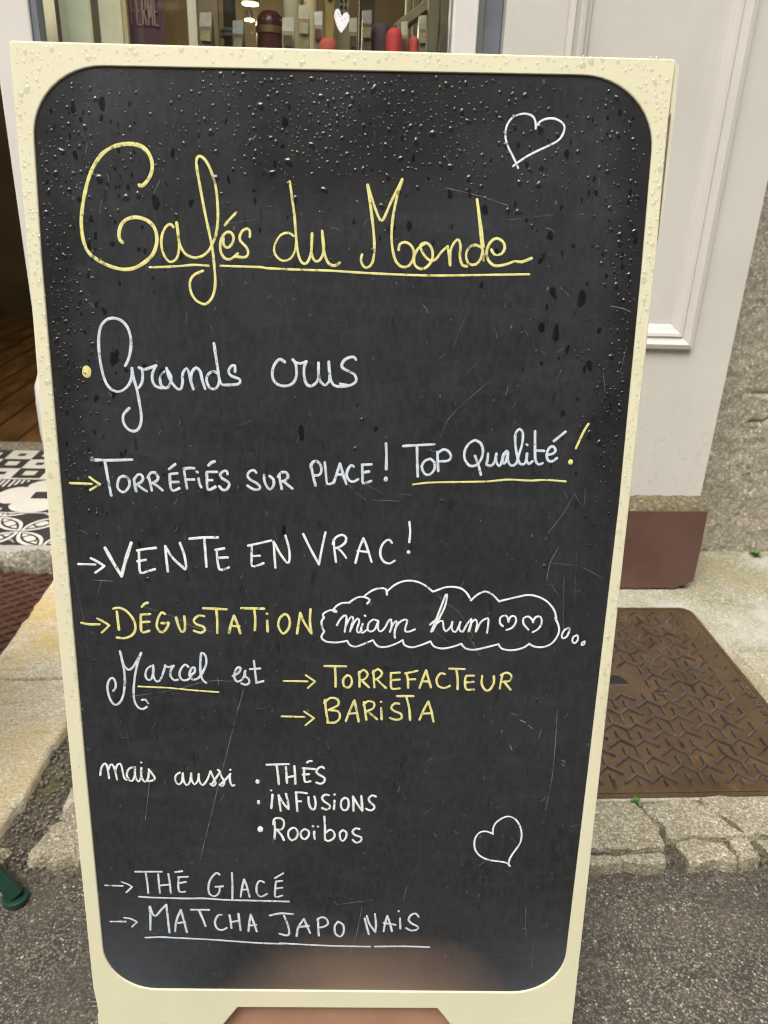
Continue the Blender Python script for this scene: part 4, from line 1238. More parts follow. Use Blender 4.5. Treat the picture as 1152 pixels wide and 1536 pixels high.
# ------------------------------------------------------------------ the pavement sign
LETTERS = json.loads(r"""[["lettering","yellow joined writing reading Cafés du Monde","yellow",[[38,-2069,11233,-2048,11224,-2002,11256,-1954,11322,-1929,11388,-1929,11461,-1959,11538,-2017,11591,-2103,11615,-2198,11613,-2313,11585,-2423,11519,-2509,11417,-2575,11294,-2626,11153,-2665,11003,-2685,10886,-2688,10768,-2670,10650,-2628,10565,-2544,10498,-2439,10445,-2333,10416,-2243,10411,-2151,10433,-2057,10487,-1981,10552,-1937,10630,-1918,10715,-1928,10800,-1960,10858,-2015,10899,-2085,10921,-2147,10923,-2219,10903,-2270,10860,-2299,10801,-2309,10742,-2299,10699,-2275,10678],[29,-1742,10837,-1767,10862,-1803,10853,-1845,10801,-1872,10716,-1873,10631,-1852,10554,-1813,10503,-1783,10494,-1740,10513,-1711,10557,-1693,10634,-1693,10736,-1707,10880],[29,-1709,10880,-1700,10787,-1690,10685,-1663,10618,-1620,10567,-1540,10540,-1459,10557,-1394,10606,-1350,10675,-1306,10778,-1283,10913,-1279,11047,-1290,11212,-1321,11342,-1366,11447,-1411,11503,-1454,11515,-1477,11478,-1474,11380,-1456,11258,-1428,11077,-1399,10911,-1370,10759,-1348,10624,-1336,10469,-1331,10313,-1345,10208,-1381,10128,-1432,10080,-1478,10079,-1541,10113,-1584,10177,-1600,10256,-1586,10326,-1539,10376,-1456,10410],[29,-1210,10867,-1168,10915,-1085,10995],[29,-1231,10737,-1233,10677,-1194,10644,-1148,10679,-1125,10739,-1145,10789,-1189,10800,-1235,10762,-1264,10694,-1264,10608,-1233,10549,-1180,10529,-1134,10551,-1088,10591],[29,-958,10756,-956,10810,-982,10835,-1028,10817,-1060,10765,-1057,10715,-1005,10664,-979,10614,-989,10571,-1026,10553,-1107,10560],[25,-507,10774,-557,10804,-633,10784,-689,10711,-711,10627,-674,10556,-611,10526,-540,10551,-496,10620,-478,10715],[28,-539,11294,-516,11138,-493,10952,-478,10739,-464,10620,-434,10529,-396,10501,-358,10526,-325,10623,-314,10802],[29,-314,10802,-320,10647,-303,10551,-257,10528,-211,10577,-194,10673,-211,10827],[29,-211,10827,-201,10697,-181,10590,-143,10511,-80,10488,-29,10520],[29,205,10604,193,10549,219,10489,263,10477,313,10527,331,10659,321,10826,292,11037,252,11279],[28,252,11279,290,11176,347,11026,406,10941,490,11111,604,11339],[28,604,11339,551,11158,514,10947,507,10782,525,10639,566,10532,630,10489,693,10503,737,10571,740,10655,700,10714,644,10735,594,10712,583,10659],[29,851,10722,789,10680,746,10595,756,10511,821,10471,884,10497,932,10563,937,10647,902,10713,851,10734,806,10704,842,10621,907,10562,970,10571,1030,10649,1091,10703],[29,1091,10703,1107,10626,1124,10518],[29,1123,10530,1123,10662,1165,10752,1202,10767,1224,10712,1222,10604,1251,10521,1302,10509],[29,1452,10693,1380,10722,1311,10690,1284,10618,1318,10534,1390,10530,1438,10584,1459,10669],[29,1373,11162,1406,10964,1435,10776,1471,10573],[29,1374,11158,1419,10941,1462,10705],[29,1547,10678,1582,10630,1650,10637,1684,10697,1660,10761,1591,10791,1530,10749,1497,10658,1519,10574,1593,10520,1706,10536,1793,10567,1870,10564,1969,10602]],[]],["underline","yellow line under the title, broken by the tail of the f","yellow",[[24,-2010,10436,-1861,10442,-1716,10452,-1544,10469,-1394,10463],[24,-1271,10465,-1068,10462,-840,10459,-790,10450,-460,10442,-130,10438,225,10423,632,10412,988,10411,1420,10424,1954,10442]],[]],["bullet_dot","yellow round dot before Grands crus","yellow",[],[[-2752,9347,51,68]]],["lettering","white joined writing reading Grands crus","pale",[[32,-2332,9419,-2295,9484,-2264,9586,-2253,9695,-2274,9803,-2324,9877,-2395,9911,-2478,9906,-2547,9851,-2585,9761,-2601,9643,-2600,9506,-2590,9396,-2570,9286,-2530,9193,-2467,9144,-2402,9143,-2333,9188,-2281,9263,-2259,9393],[32,-2263,9393,-2251,9292,-2222,9162,-2203,9012,-2192,8879,-2207,8784,-2249,8721,-2307,8711,-2362,8746,-2395,8818,-2384,8895,-2319,8962],[32,-2188,9404,-2156,9382,-2150,9312,-2166,9237,-2201,9188],[32,-2188,9404,-2133,9383,-2067,9402,-2000,9426],[32,-2000,9426,-2041,9351,-2050,9277,-2025,9212,-1957,9185],[32,-1919,9363,-1959,9316,-1963,9241,-1938,9195,-1891,9192,-1854,9243,-1847,9318,-1890,9391],[32,-1889,9400,-1867,9299,-1832,9234,-1779,9179,-1741,9189,-1722,9264,-1718,9348,-1674,9404,-1649,9349,-1634,9266,-1609,9183],[32,-1634,9266,-1620,9359,-1571,9412,-1526,9370,-1511,9287,-1483,9189],[32,-1340,9355,-1386,9373,-1443,9344,-1464,9279,-1435,9205,-1383,9187,-1341,9225,-1323,9300],[31,-1369,9672,-1352,9530,-1335,9383,-1323,9290,-1297,9235,-1231,9236],[32,-1152,9377,-1154,9442,-1197,9432,-1223,9376,-1191,9330,-1116,9304,-1099,9276,-1128,9244,-1231,9233],[32,-614,9490,-651,9514,-679,9513,-718,9474,-745,9412,-751,9346,-733,9285,-689,9247,-632,9234,-570,9243,-519,9278,-492,9340,-489,9406,-500,9478,-528,9516],[32,-528,9516,-494,9486,-438,9479,-382,9499],[32,-382,9499,-405,9441,-409,9363,-395,9286,-367,9247,-333,9240,-288,9265,-256,9322,-251,9488],[32,-253,9488,-249,9355,-231,9289,-186,9250,-153,9273,-132,9324,-141,9501],[32,-141,9501,-132,9369,-107,9280,-57,9242,73,9250,135,9279,157,9318,134,9374,72,9406,10,9438,-1,9476,32,9527,82,9552,127,9556,152,9529],[32,-17,9270,17,9262,73,9252]],[]],["arrow_drawing","yellow arrow pointing at Torréfiés","yellow",[[29,-3038,8110,-2912,8110,-2796,8106],[29,-2812,8185,-2764,8145,-2702,8104],[29,-2702,8104,-2753,8074,-2817,8036]],[]],["lettering","white capitals reading Torréfiés sur place","pale",[[33,-2778,8380,-2569,8379,-2325,8391],[33,-2627,8353,-2608,8172,-2585,7977],[33,-2429,8204,-2478,8183,-2504,8116,-2503,8058,-2457,8017,-2407,8043,-2370,8107,-2382,8177,-2437,8204],[33,-2318,8170,-2314,8103,-2302,8032],[33,-2318,8165,-2274,8220,-2234,8221,-2215,8180,-2239,8138,-2289,8109],[33,-2289,8109,-2235,8067,-2185,8034],[33,-2154,8206,-2138,8132,-2126,8045],[33,-2163,8189,-2128,8244,-2076,8248,-2046,8199,-2068,8153,-2127,8123],[33,-2110,8129,-2056,8092,-2006,8047],[33,-1919,8292,-1849,8348],[33,-1830,8245,-1903,8235,-1916,8218,-1911,8078,-1880,8045,-1817,8074],[33,-1907,8144,-1823,8146],[33,-1755,8295,-1744,8189,-1729,8076],[33,-1755,8295,-1698,8308,-1638,8306],[33,-1741,8175,-1647,8177],[33,-1595,8191,-1588,8133,-1570,8092],[33,-1611,8267,-1602,8261],[33,-1479,8342,-1446,8375,-1410,8387],[33,-1388,8269,-1498,8267],[33,-1502,8259,-1502,8085,-1474,8064,-1411,8099],[33,-1499,8173,-1445,8174],[33,-1270,8247,-1280,8283,-1321,8276,-1354,8237,-1331,8196,-1276,8164,-1253,8128,-1282,8073,-1328,8063,-1367,8104],[32,-950,8270,-978,8297,-1024,8280,-1048,8235,-1021,8189,-949,8149,-910,8108,-927,8078,-984,8077,-1051,8119],[32,-863,8242,-860,8176,-834,8110,-797,8080,-759,8128,-758,8194,-802,8234],[32,-692,8245,-682,8162,-667,8088],[32,-709,8228,-672,8275,-616,8279,-595,8230,-625,8188,-682,8171],[32,-650,8179,-594,8131,-549,8095],[32,-341,8375,-317,8252,-290,8136],[32,-341,8342,-320,8400,-268,8409,-228,8360,-224,8295,-253,8253,-314,8252],[32,-185,8399,-172,8271,-156,8155,-91,8170],[32,-86,8170,-62,8240,-16,8389],[32,-16,8389,14,8291,55,8159],[32,-51,8265,9,8266],[32,137,8359,110,8375,73,8325,59,8259,87,8201,136,8186,187,8215],[32,335,8387,230,8380],[32,231,8374,237,8262,244,8171,333,8198],[32,236,8292,309,8305],[32,491,8623,499,8497,500,8336]],[[498,8222,26,31]]],["lettering","white writing reading Top Qualité","pale",[[31,683,8600,851,8613,1025,8626],[31,836,8588,842,8447,854,8260],[31,995,8460,936,8445,894,8377,925,8296,981,8281,1035,8339,1036,8421,985,8464],[31,1062,8542,1072,8431,1080,8326],[31,1063,8522,1121,8568,1181,8555,1217,8495,1185,8444,1086,8436],[31,1473,8681,1406,8639,1364,8548,1374,8457,1427,8393,1497,8399,1553,8471,1568,8572,1534,8652,1473,8681],[31,1482,8504,1527,8399,1558,8292],[31,1626,8533,1624,8462,1616,8411,1667,8398,1704,8443,1719,8534],[31,1719,8534,1718,8454,1757,8393,1784,8445,1794,8526,1831,8567],[31,1831,8567,1795,8506,1795,8425,1828,8445,1847,8557],[31,1847,8557,1849,8466,1887,8402,1945,8427,1969,8529,1997,8650,1997,8770,1955,8813,1918,8759,1921,8649,1949,8519,1985,8428,2035,8425,2056,8480,2058,8541],[31,2058,8541,2056,8470,2085,8424,2123,8455],[31,2047,8643,2055,8637],[31,2130,8793,2141,8633,2156,8472,2196,8422,2238,8437],[31,2141,8577,2245,8575],[31,2288,8531,2346,8546,2373,8587,2340,8627,2298,8606,2277,8535,2296,8470,2343,8459,2394,8497],[31,2346,8687,2466,8793]],[]],["underline","yellow line under Top Qualité","yellow",[[24,804,8167,984,8191,1285,8204,1627,8217,1866,8242,2108,8236,2288,8246,2511,8234]],[]],["exclamation_mark","yellow slanting exclamation mark","yellow",[[29,2710,8883,2664,8793,2596,8611]],[[2549,8455,28,32]]],["heart_drawing","white heart near the top right corner","white",[[22,1774,11467,1743,11526,1697,11602,1655,11671,1632,11733,1626,11802,1639,11864,1677,11920,1728,11951,1794,11968,1847,11964,1894,11941,1919,11897,1927,11835],[22,1925,11835,1950,11884,1993,11915,2052,11930,2112,11928,2175,11902,2212,11861,2208,11806,2179,11750,2129,11711,2041,11668,1938,11621,1843,11570,1763,11516,1721,11483]],[]],["arrow_drawing","white arrow pointing at Vente en vrac","white",[[31,-3021,7157,-2828,7155],[31,-2872,7230,-2798,7190,-2725,7138],[31,-2725,7138,-2778,7095,-2832,7056]],[]],["lettering","white capitals reading Vente en vrac","white",[[41,-2700,7357,-2619,7183,-2535,7020],[42,-2535,7020,-2474,7214,-2397,7422],[32,-2335,7334,-2223,7355,-2119,7368],[32,-2314,7334,-2319,7198,-2312,7066,-2221,7086,-2144,7111],[32,-2340,7202,-2245,7222],[32,-2010,7392,-2006,7242,-1996,7087],[32,-2007,7383,-1925,7243,-1797,7117],[32,-1797,7117,-1782,7151,-1800,7302,-1841,7433],[32,-1730,7485,-1556,7503,-1405,7506],[32,-1560,7494,-1554,7326,-1549,7152],[32,-1437,7356,-1338,7377],[32,-1423,7351,-1420,7234,-1400,7124,-1346,7125,-1292,7147],[32,-1422,7262,-1300,7268],[29,-1062,7415,-932,7446,-798,7481],[29,-1022,7415,-1024,7298,-1022,7171,-957,7178,-891,7207],[29,-1019,7289,-932,7296],[29,-769,7468,-764,7323,-755,7156],[29,-769,7468,-702,7334,-620,7218,-592,7248,-594,7384,-634,7542],[29,-431,7565,-349,7389,-253,7205],[29,-253,7205,-219,7391,-178,7589],[29,-84,7500,-74,7375,-57,7238],[29,-95,7452,-62,7530,12,7564,58,7532,49,7474,-6,7424,-61,7404],[29,-43,7410,13,7357,60,7289],[29,168,7232,208,7399,256,7526],[29,256,7526,291,7440,353,7246],[29,189,7376,320,7362],[29,581,7480,549,7516,494,7486,455,7404,456,7316,498,7248,564,7230,619,7266],[29,774,7733,787,7623,781,7491]],[[775,7371,22,23]]],["arrow_drawing","yellow arrow pointing at Dégustation","yellow",[[29,-3047,6429,-2953,6412,-2834,6414],[29,-2854,6487,-2787,6450,-2720,6403],[29,-2720,6403,-2769,6353,-2814,6311]],[]],["lettering","yellow capitals reading Dégustation","yellow",[[32,-2619,6580,-2615,6459,-2610,6351],[32,-2657,6614,-2586,6626,-2502,6582,-2429,6476,-2415,6368,-2458,6285,-2549,6243,-2642,6249],[32,-2323,6644,-2291,6680,-2252,6696],[32,-2233,6555,-2341,6545],[32,-2343,6523,-2347,6334,-2292,6329,-2253,6343],[32,-2340,6450,-2246,6458],[32,-2058,6558,-2097,6576,-2144,6495,-2162,6400,-2128,6332,-2077,6339,-2036,6402,-2021,6443],[32,-2104,6441,-2021,6448],[32,-1930,6517,-1909,6418,-1876,6337,-1837,6359,-1828,6446,-1834,6533],[32,-1603,6539,-1665,6544,-1725,6489,-1695,6435,-1620,6409,-1597,6364,-1649,6327,-1729,6353],[32,-1606,6639,-1336,6630],[32,-1454,6620,-1449,6480,-1455,6331],[32,-1316,6333,-1284,6456,-1251,6551],[32,-1251,6551,-1216,6458,-1182,6330],[32,-1293,6424,-1192,6417],[32,-1161,6647,-898,6646],[32,-1011,6636,-1001,6516,-1010,6374],[32,-863,6496,-859,6361],[32,-864,6583,-859,6577],[32,-661,6581,-712,6534,-734,6439,-702,6358,-665,6337,-613,6401,-595,6496,-624,6571,-661,6581],[32,-473,6601,-494,6471,-513,6340],[32,-473,6601,-424,6472,-344,6346],[32,-344,6346,-361,6500,-352,6648]],[]],["cloud_drawing","white thought cloud outline trailing three small bubbles","white",[[25,-50,6628,-78,6649,-149,6632,-206,6591,-200,6549],[25,-192,6549,-226,6493,-206,6401,-192,6370],[25,-192,6370,-227,6302,-178,6247,-48,6233,81,6257],[25,81,6257,110,6205,182,6184,283,6224,383,6272],[25,383,6272,442,6195,543,6188,657,6231,736,6279],[25,736,6279,758,6217,845,6187,960,6221,1065,6269],[25,1065,6269,1104,6208,1206,6178,1335,6206,1434,6245],[25,1429,6245,1480,6189,1582,6169,1725,6203,1872,6247],[25,1872,6247,1913,6191,2030,6171,2158,6202,2241,6260],[25,2232,6260,2301,6223,2416,6222,2513,6280,2571,6390,2570,6483,2518,6596],[25,2533,6590,2496,6696,2403,6800,2285,6859,2171,6872,2031,6839,1850,6790],[25,1850,6784,1775,6864,1682,6908,1591,6867,1518,6793],[25,1517,6799,1462,6889,1375,6947,1233,6954,1080,6897],[25,1071,6894,978,6970,864,7018,737,7019,626,6969,537,6887],[25,538,6848,523,6916,443,6924,359,6892,281,6831],[25,310,6732,338,6778,275,6813,191,6805,100,6743],[25,106,6737,21,6735,-50,6695,-92,6633,-50,6619],[25,2691,6470,2644,6447,2612,6375,2633,6335,2679,6367,2699,6448,2685,6469],[25,2793,6379,2752,6356,2745,6300,2773,6276,2807,6317,2803,6370],[25,2889,6303,2862,6284,2859,6252,2887,6265,2892,6297]],[]],["lettering","white joined writing reading miam hum with two little hearts","white",[[26,-43,6453,-12,6518,42,6578,70,6560,62,6474,49,6372],[26,54,6424,88,6511,130,6570,147,6543,134,6475,112,6376],[26,117,6395,159,6494,202,6544,219,6504,192,6405,209,6362,252,6397],[26,260,6477,235,6387,261,6363,306,6398],[26,281,6582,290,6576],[26,439,6517,384,6532,331,6488,318,6407,352,6380,404,6409,442,6508],[26,442,6517,441,6422,470,6382,523,6433,565,6523,593,6536],[26,593,6529,603,6462,582,6381],[26,587,6403,620,6484,656,6521,660,6485,637,6367,644,6308],[26,636,6404,682,6494,744,6538,784,6527,766,6456,762,6397,803,6386,876,6418],[26,1052,6480,1107,6533,1163,6564],[26,1069,6393,1121,6548,1172,6702,1223,6860,1238,6839,1215,6703,1149,6549,1083,6400],[26,1083,6400,1137,6503,1198,6534,1210,6458,1241,6397,1296,6459,1313,6521],[26,1313,6521,1311,6429,1356,6393,1400,6492,1408,6523],[26,1408,6523,1397,6430,1442,6400,1486,6494,1534,6562],[26,1534,6562,1533,6479,1513,6402],[26,1508,6402,1537,6510,1586,6557,1606,6496,1594,6403],[26,1599,6409,1650,6527,1728,6575,1737,6514,1729,6390],[26,1911,6477,1874,6516,1876,6587,1931,6615,1962,6579,1973,6533],[26,1973,6540,1995,6601,2046,6602,2062,6535,2021,6460,1957,6431],[26,2214,6439,2152,6512,2148,6583,2203,6605,2248,6569,2265,6533],[26,2259,6539,2289,6600,2346,6602,2366,6525,2328,6448,2268,6409]],[]],["lettering","white joined writing reading Marcel est","pale",[[30,-2733,5554,-2702,5599,-2700,5675,-2730,5726,-2773,5694,-2800,5611,-2793,5497,-2762,5404,-2722,5367,-2669,5395,-2619,5490,-2590,5646,-2584,5810,-2599,5953,-2617,6074],[29,-2599,5953,-2579,5882,-2536,5836,-2488,5857,-2427,5946,-2368,6058],[29,-2368,6058,-2419,5915,-2464,5731,-2489,5544,-2484,5420,-2446,5337,-2390,5317,-2341,5349],[30,-2323,5397,-2354,5443,-2396,5438],[29,-2263,5888,-2312,5846,-2335,5764,-2310,5709,-2267,5718,-2235,5817,-2234,5898],[29,-2234,5898,-2239,5755,-2200,5684,-2150,5726,-2107,5840,-2089,5901],[29,-2095,5897,-2049,5877,-1988,5899],[29,-1988,5899,-2029,5831,-2033,5759,-1992,5708,-1949,5715],[29,-1816,5886,-1852,5916,-1901,5864,-1927,5782,-1898,5716,-1843,5711,-1784,5753],[30,-1802,5774,-1744,5816,-1742,5877,-1779,5866,-1807,5784,-1776,5723,-1710,5734,-1651,5807],[30,-1651,5807,-1600,5930,-1605,6032,-1650,6071,-1667,5970,-1673,5827,-1655,5725,-1610,5680],[30,-1288,5777,-1221,5815,-1192,5877,-1219,5893,-1258,5845,-1270,5752,-1234,5702,-1177,5734,-1138,5806],[29,-1137,5847,-1148,5785,-1102,5745,-1094,5694,-1132,5662,-1188,5680],[29,-1031,5977,-1021,5859,-1009,5716],[30,-1010,5691,-925,5714],[29,-1080,5869,-958,5881]],[]],["underline","yellow line under Marcel","yellow",[[22,-2428,5618,-2232,5611,-2045,5604,-1764,5578,-1468,5559]],[]],["arrow_drawing","yellow arrow pointing at Torrefacteur","yellow",[[26,-680,5722,-395,5722],[26,-413,5802,-303,5723],[26,-303,5723,-390,5634]],[]],["lettering","yellow capitals reading Torrefacteur","yellow",[[30,-189,5927,66,5926],[30,-66,5924,-57,5780,-57,5658],[30,80,5811,35,5753,46,5666,107,5652,141,5725,119,5797,80,5811],[30,224,5857,230,5756,231,5663],[30,219,5828,276,5887,330,5830,291,5763,238,5750],[30,252,5751,345,5657],[30,395,5875,402,5774,411,5658],[30,387,5846,447,5899,501,5848,462,5783,410,5759],[30,436,5766,549,5652],[30,711,5857,606,5850],[30,606,5844,608,5763,618,5647,716,5649],[30,613,5757,713,5765],[30,790,5847,811,5767,816,5659],[30,777,5847,921,5884],[30,811,5767,898,5774],[30,954,5662,990,5784,1026,5892],[30,1026,5892,1056,5786,1091,5670],[30,978,5747,1070,5748],[30,1251,5847,1198,5855,1154,5773,1183,5686,1258,5664,1318,5695],[30,1301,5920,1485,5917],[30,1385,5916,1407,5792,1413,5653],[30,1600,5833,1510,5829],[30,1508,5826,1497,5779,1516,5655,1609,5650],[30,1512,5742,1599,5752],[30,1700,5832,1700,5725,1750,5644,1802,5654,1845,5742,1840,5829],[30,1944,5860,1929,5758,1921,5671],[30,1924,5845,1988,5881,2048,5847,2034,5775,1942,5758],[30,1968,5759,2049,5658]],[]],["arrow_drawing","yellow arrow pointing at Barista","yellow",[[27,-711,5249,-433,5245],[27,-437,5319,-318,5232],[27,-318,5232,-420,5135]],[]],["lettering","yellow capitals reading Barista","yellow",[[31,-184,5480,-171,5339,-149,5176],[31,-192,5442,-117,5508,-32,5489,-24,5415,-139,5345],[31,-139,5345,-24,5327,-5,5238,-63,5177,-157,5175],[31,70,5201,123,5359,170,5478],[31,170,5478,197,5360,226,5197],[31,102,5299,203,5310],[31,287,5459,304,5333,319,5223],[31,282,5421,335,5472,409,5453,402,5379,310,5333],[31,336,5333,450,5231],[31,496,5381,506,5232],[31,492,5466,497,5460],[31,713,5444,660,5448,616,5389,670,5339,738,5311,747,5252,686,5227,605,5249],[31,687,5546,883,5550],[31,798,5539,837,5387,852,5230],[31,967,5235,1016,5375,1066,5479],[31,1066,5479,1105,5362,1137,5214],[31,999,5316,1106,5324]],[]],["lettering","white joined writing reading mais aussi","white",[[28,-2976,4394,-2955,4498,-2918,4555,-2889,4546,-2876,4462,-2870,4353],[28,-2876,4462,-2837,4547,-2805,4529,-2786,4445,-2772,4336],[28,-2786,4445,-2764,4529,-2720,4562,-2700,4502,-2684,4371,-2653,4334,-2619,4354],[28,-2559,4514,-2610,4495,-2644,4429,-2636,4353,-2588,4317,-2550,4393,-2539,4515],[28,-2539,4515,-2543,4383,-2506,4312,-2472,4375,-2458,4507],[28,-2461,4507,-2468,4394,-2432,4310,-2387,4358,-2367,4471],[28,-2371,4490,-2341,4443,-2301,4369,-2331,4331,-2398,4320],[28,-1986,4450,-2037,4411,-2050,4336,-2011,4280,-1968,4318,-1950,4441],[28,-1950,4441,-1945,4338,-1912,4272,-1868,4320,-1846,4443],[28,-1846,4443,-1845,4349,-1812,4283,-1768,4341,-1752,4435],[28,-1752,4435,-1751,4341,-1713,4276,-1652,4352,-1605,4475],[28,-1605,4475,-1568,4373,-1546,4307,-1580,4268,-1612,4296],[28,-1587,4306,-1534,4392,-1490,4468,-1514,4496],[28,-1498,4487,-1468,4393,-1437,4328,-1464,4265,-1497,4289],[28,-1480,4299,-1411,4375,-1359,4442],[28,-1368,4433,-1366,4329,-1340,4273,-1314,4286],[28,-1361,4500,-1354,4497],[28,-2458,4583,-2455,4580]],[]],["bullet_dot","white dot before Thés","white",[],[[-1025,4340,27,34]]],["bullet_dot","white dot before infusions","white",[],[[-1019,4043,22,33]]],["bullet_dot","white dot before Rooïbos","white",[],[[-1006,3650,37,45]]],["lettering","white capitals reading Thés","white",[[31,-907,4579,-634,4593],[31,-784,4578,-770,4457,-760,4307],[31,-669,4552,-663,4440,-658,4329],[31,-563,4568,-557,4442,-555,4316],[31,-665,4404,-560,4428],[31,-405,4619,-381,4639,-350,4639],[31,-461,4539,-311,4528],[31,-442,4531,-446,4444,-431,4345,-367,4356],[31,-462,4448,-383,4455],[31,-197,4542,-224,4565,-272,4537,-291,4483,-240,4439,-190,4404,-196,4350,-240,4322,-291,4339]],[]],["lettering","white capitals reading infusions","white",[[31,-842,4156,-851,4055,-861,3963],[31,-860,4216,-857,4213],[31,-764,4149,-756,4039,-743,3925],[31,-759,4130,-705,4031,-645,3952],[31,-645,3952,-649,4041,-674,4172],[31,-548,4198,-541,4061,-533,3923],[31,-551,4189,-480,4194,-411,4182],[31,-537,4065,-484,4066],[31,-392,4128,-385,4027,-350,3954,-313,3964,-302,4047,-317,4138],[31,-137,4160,-185,4168,-222,4122,-193,4067,-129,4022,-126,3976,-169,3952,-222,3975],[31,-65,4084,-73,3959],[31,-67,4172,-64,4169],[31,62,4127,23,4090,15,4007,47,3948,95,3962,114,4036,102,4109,62,4127],[31,166,4147,172,4037,173,3941],[31,171,4138,223,4038,285,3943],[31,285,3943,279,4048,270,4158],[31,450,4152,405,4166,363,4123,382,4068,431,4023,432,3977,384,3949,333,3975]],[]],["lettering","white writing reading Rooïbos","white",[[30,-821,3760,-820,3629,-829,3506],[30,-841,3722,-829,3797,-772,3820,-712,3790,-706,3706,-743,3649,-807,3648],[30,-791,3639,-736,3565,-709,3494],[30,-597,3680,-646,3632,-650,3547,-607,3492,-550,3530,-530,3606,-557,3671,-597,3680],[30,-444,3664,-493,3616,-485,3541,-437,3514,-391,3571,-395,3637,-444,3664],[30,-323,3629,-323,3572,-315,3521],[30,-340,3705,-337,3701],[30,-276,3703,-272,3699],[30,-193,3851,-185,3697,-181,3509,-112,3504,-64,3558,-72,3624,-121,3660,-177,3612],[30,41,3654,4,3616,9,3531,42,3494,82,3551,85,3626,41,3654],[30,251,3676,202,3685,162,3632,203,3582,276,3555,269,3498,212,3472,167,3515]],[]],["arrow_drawing","white arrow pointing at Thé glacé","pale",[[26,-3034,2769,-2809,2765],[26,-2817,2823,-2740,2793,-2687,2754],[26,-2687,2754,-2723,2713,-2767,2666]],[]],["lettering","white capitals reading Thé glacé","pale",[[28,-2631,2986,-2291,2992],[28,-2500,2983,-2487,2824,-2483,2663],[28,-2338,2954,-2336,2800,-2332,2666],[28,-2208,2961,-2195,2816,-2192,2669],[29,-2337,2778,-2201,2797],[28,-2117,2989,-2027,3004],[28,-2083,2911,-1959,2921],[28,-2072,2916,-2088,2804,-2076,2689,-2004,2691],[28,-2088,2818,-1985,2841],[28,-1548,2960,-1587,2986,-1657,2905,-1696,2784,-1689,2664,-1623,2625,-1565,2680,-1550,2774],[29,-1606,2773,-1509,2782],[28,-1386,2989,-1385,2790,-1393,2597],[29,-1284,2625,-1262,2765,-1232,2894],[28,-1232,2894,-1201,2793,-1167,2627],[29,-1270,2733,-1191,2740],[28,-974,2851,-1030,2876,-1072,2795,-1068,2675,-1013,2630,-940,2677],[28,-832,2920,-725,2996],[28,-738,2881,-817,2867],[28,-821,2867,-830,2773,-832,2633,-741,2654],[29,-825,2760,-740,2775]],[]],["underline","white line under Thé glacé","pale",[[27,-2606,2602,-2437,2592,-2031,2585,-1760,2590,-1489,2573,-1082,2567,-657,2561]],[]],["arrow_drawing","white arrow pointing at Matcha Japonais","pale",[[26,-3007,2206,-2806,2209],[26,-2820,2270,-2730,2252,-2658,2204],[26,-2658,2204,-2727,2128]],[]],["lettering","white capitals reading Matcha Japo nais","pale",[[30,-2480,2447,-2478,2284,-2490,2083],[30,-2473,2453,-2441,2325,-2397,2313,-2335,2396,-2258,2484],[30,-2258,2484,-2250,2288,-2240,2046],[31,-2164,2064,-2139,2235,-2074,2406],[31,-2074,2406,-2046,2264,-2010,2058],[31,-2141,2194,-2026,2215],[31,-1937,2411,-1704,2412],[31,-1835,2404,-1791,2269,-1759,2154],[31,-1538,2333,-1589,2327,-1633,2230,-1614,2129,-1551,2094,-1481,2131],[31,-1440,2335,-1427,2248,-1419,2132],[31,-1321,2359,-1311,2236,-1299,2098],[31,-1421,2226,-1311,2250],[31,-1196,2086,-1181,2224,-1160,2348],[31,-1160,2348,-1124,2225,-1087,2083],[31,-1178,2175,-1091,2185],[31,-910,2339,-768,2374,-609,2366],[31,-723,2337,-679,2206,-658,2068,-693,2026,-789,2052],[30,-561,2016,-538,2159,-462,2293],[30,-462,2293,-425,2186,-383,2071],[30,-527,2164,-399,2182],[30,-275,2304,-275,2163,-267,2029],[30,-288,2279,-228,2326,-164,2294,-147,2217,-207,2170,-271,2158],[30,-15,2258,-58,2180,-47,2064,18,2018,60,2092,53,2208,-15,2258],[30,336,2315,365,2187,393,2064],[30,363,2354,401,2227,478,2104],[30,478,2104,486,2228,469,2387],[30,589,2114,608,2256,633,2359],[30,633,2359,668,2244,698,2116],[30,586,2248,743,2220],[30,800,2323,808,2162],[30,778,2435,783,2430],[30,1042,2353,1004,2404,941,2377,912,2300,967,2237,1036,2199,1023,2147,948,2133,883,2171]],[]],["underline","white line under Matcha Japo nais, broken once","pale",[[26,-2561,1957,-2359,1969,-2130,1959,-1671,1939,-1098,1899,-730,1888],[26,-788,1900,-530,1886,-100,1868,417,1864],[26,477,1867,869,1877,1203,1870]],[]],["heart_drawing","white heart near the lower right corner","white",[[25,2196,3157,2161,3200,2073,3222,1983,3233,1891,3254,1799,3308,1742,3384,1721,3469,1725,3554,1758,3630,1805,3664,1861,3670,1911,3654,1952,3632],[25,1948,3634,1948,3718,1976,3794,2037,3855,2099,3889,2155,3890,2222,3854,2275,3780,2305,3696,2317,3612,2305,3508,2258,3412,2210,3325,2182,3248,2179,3166]],[]]]""")
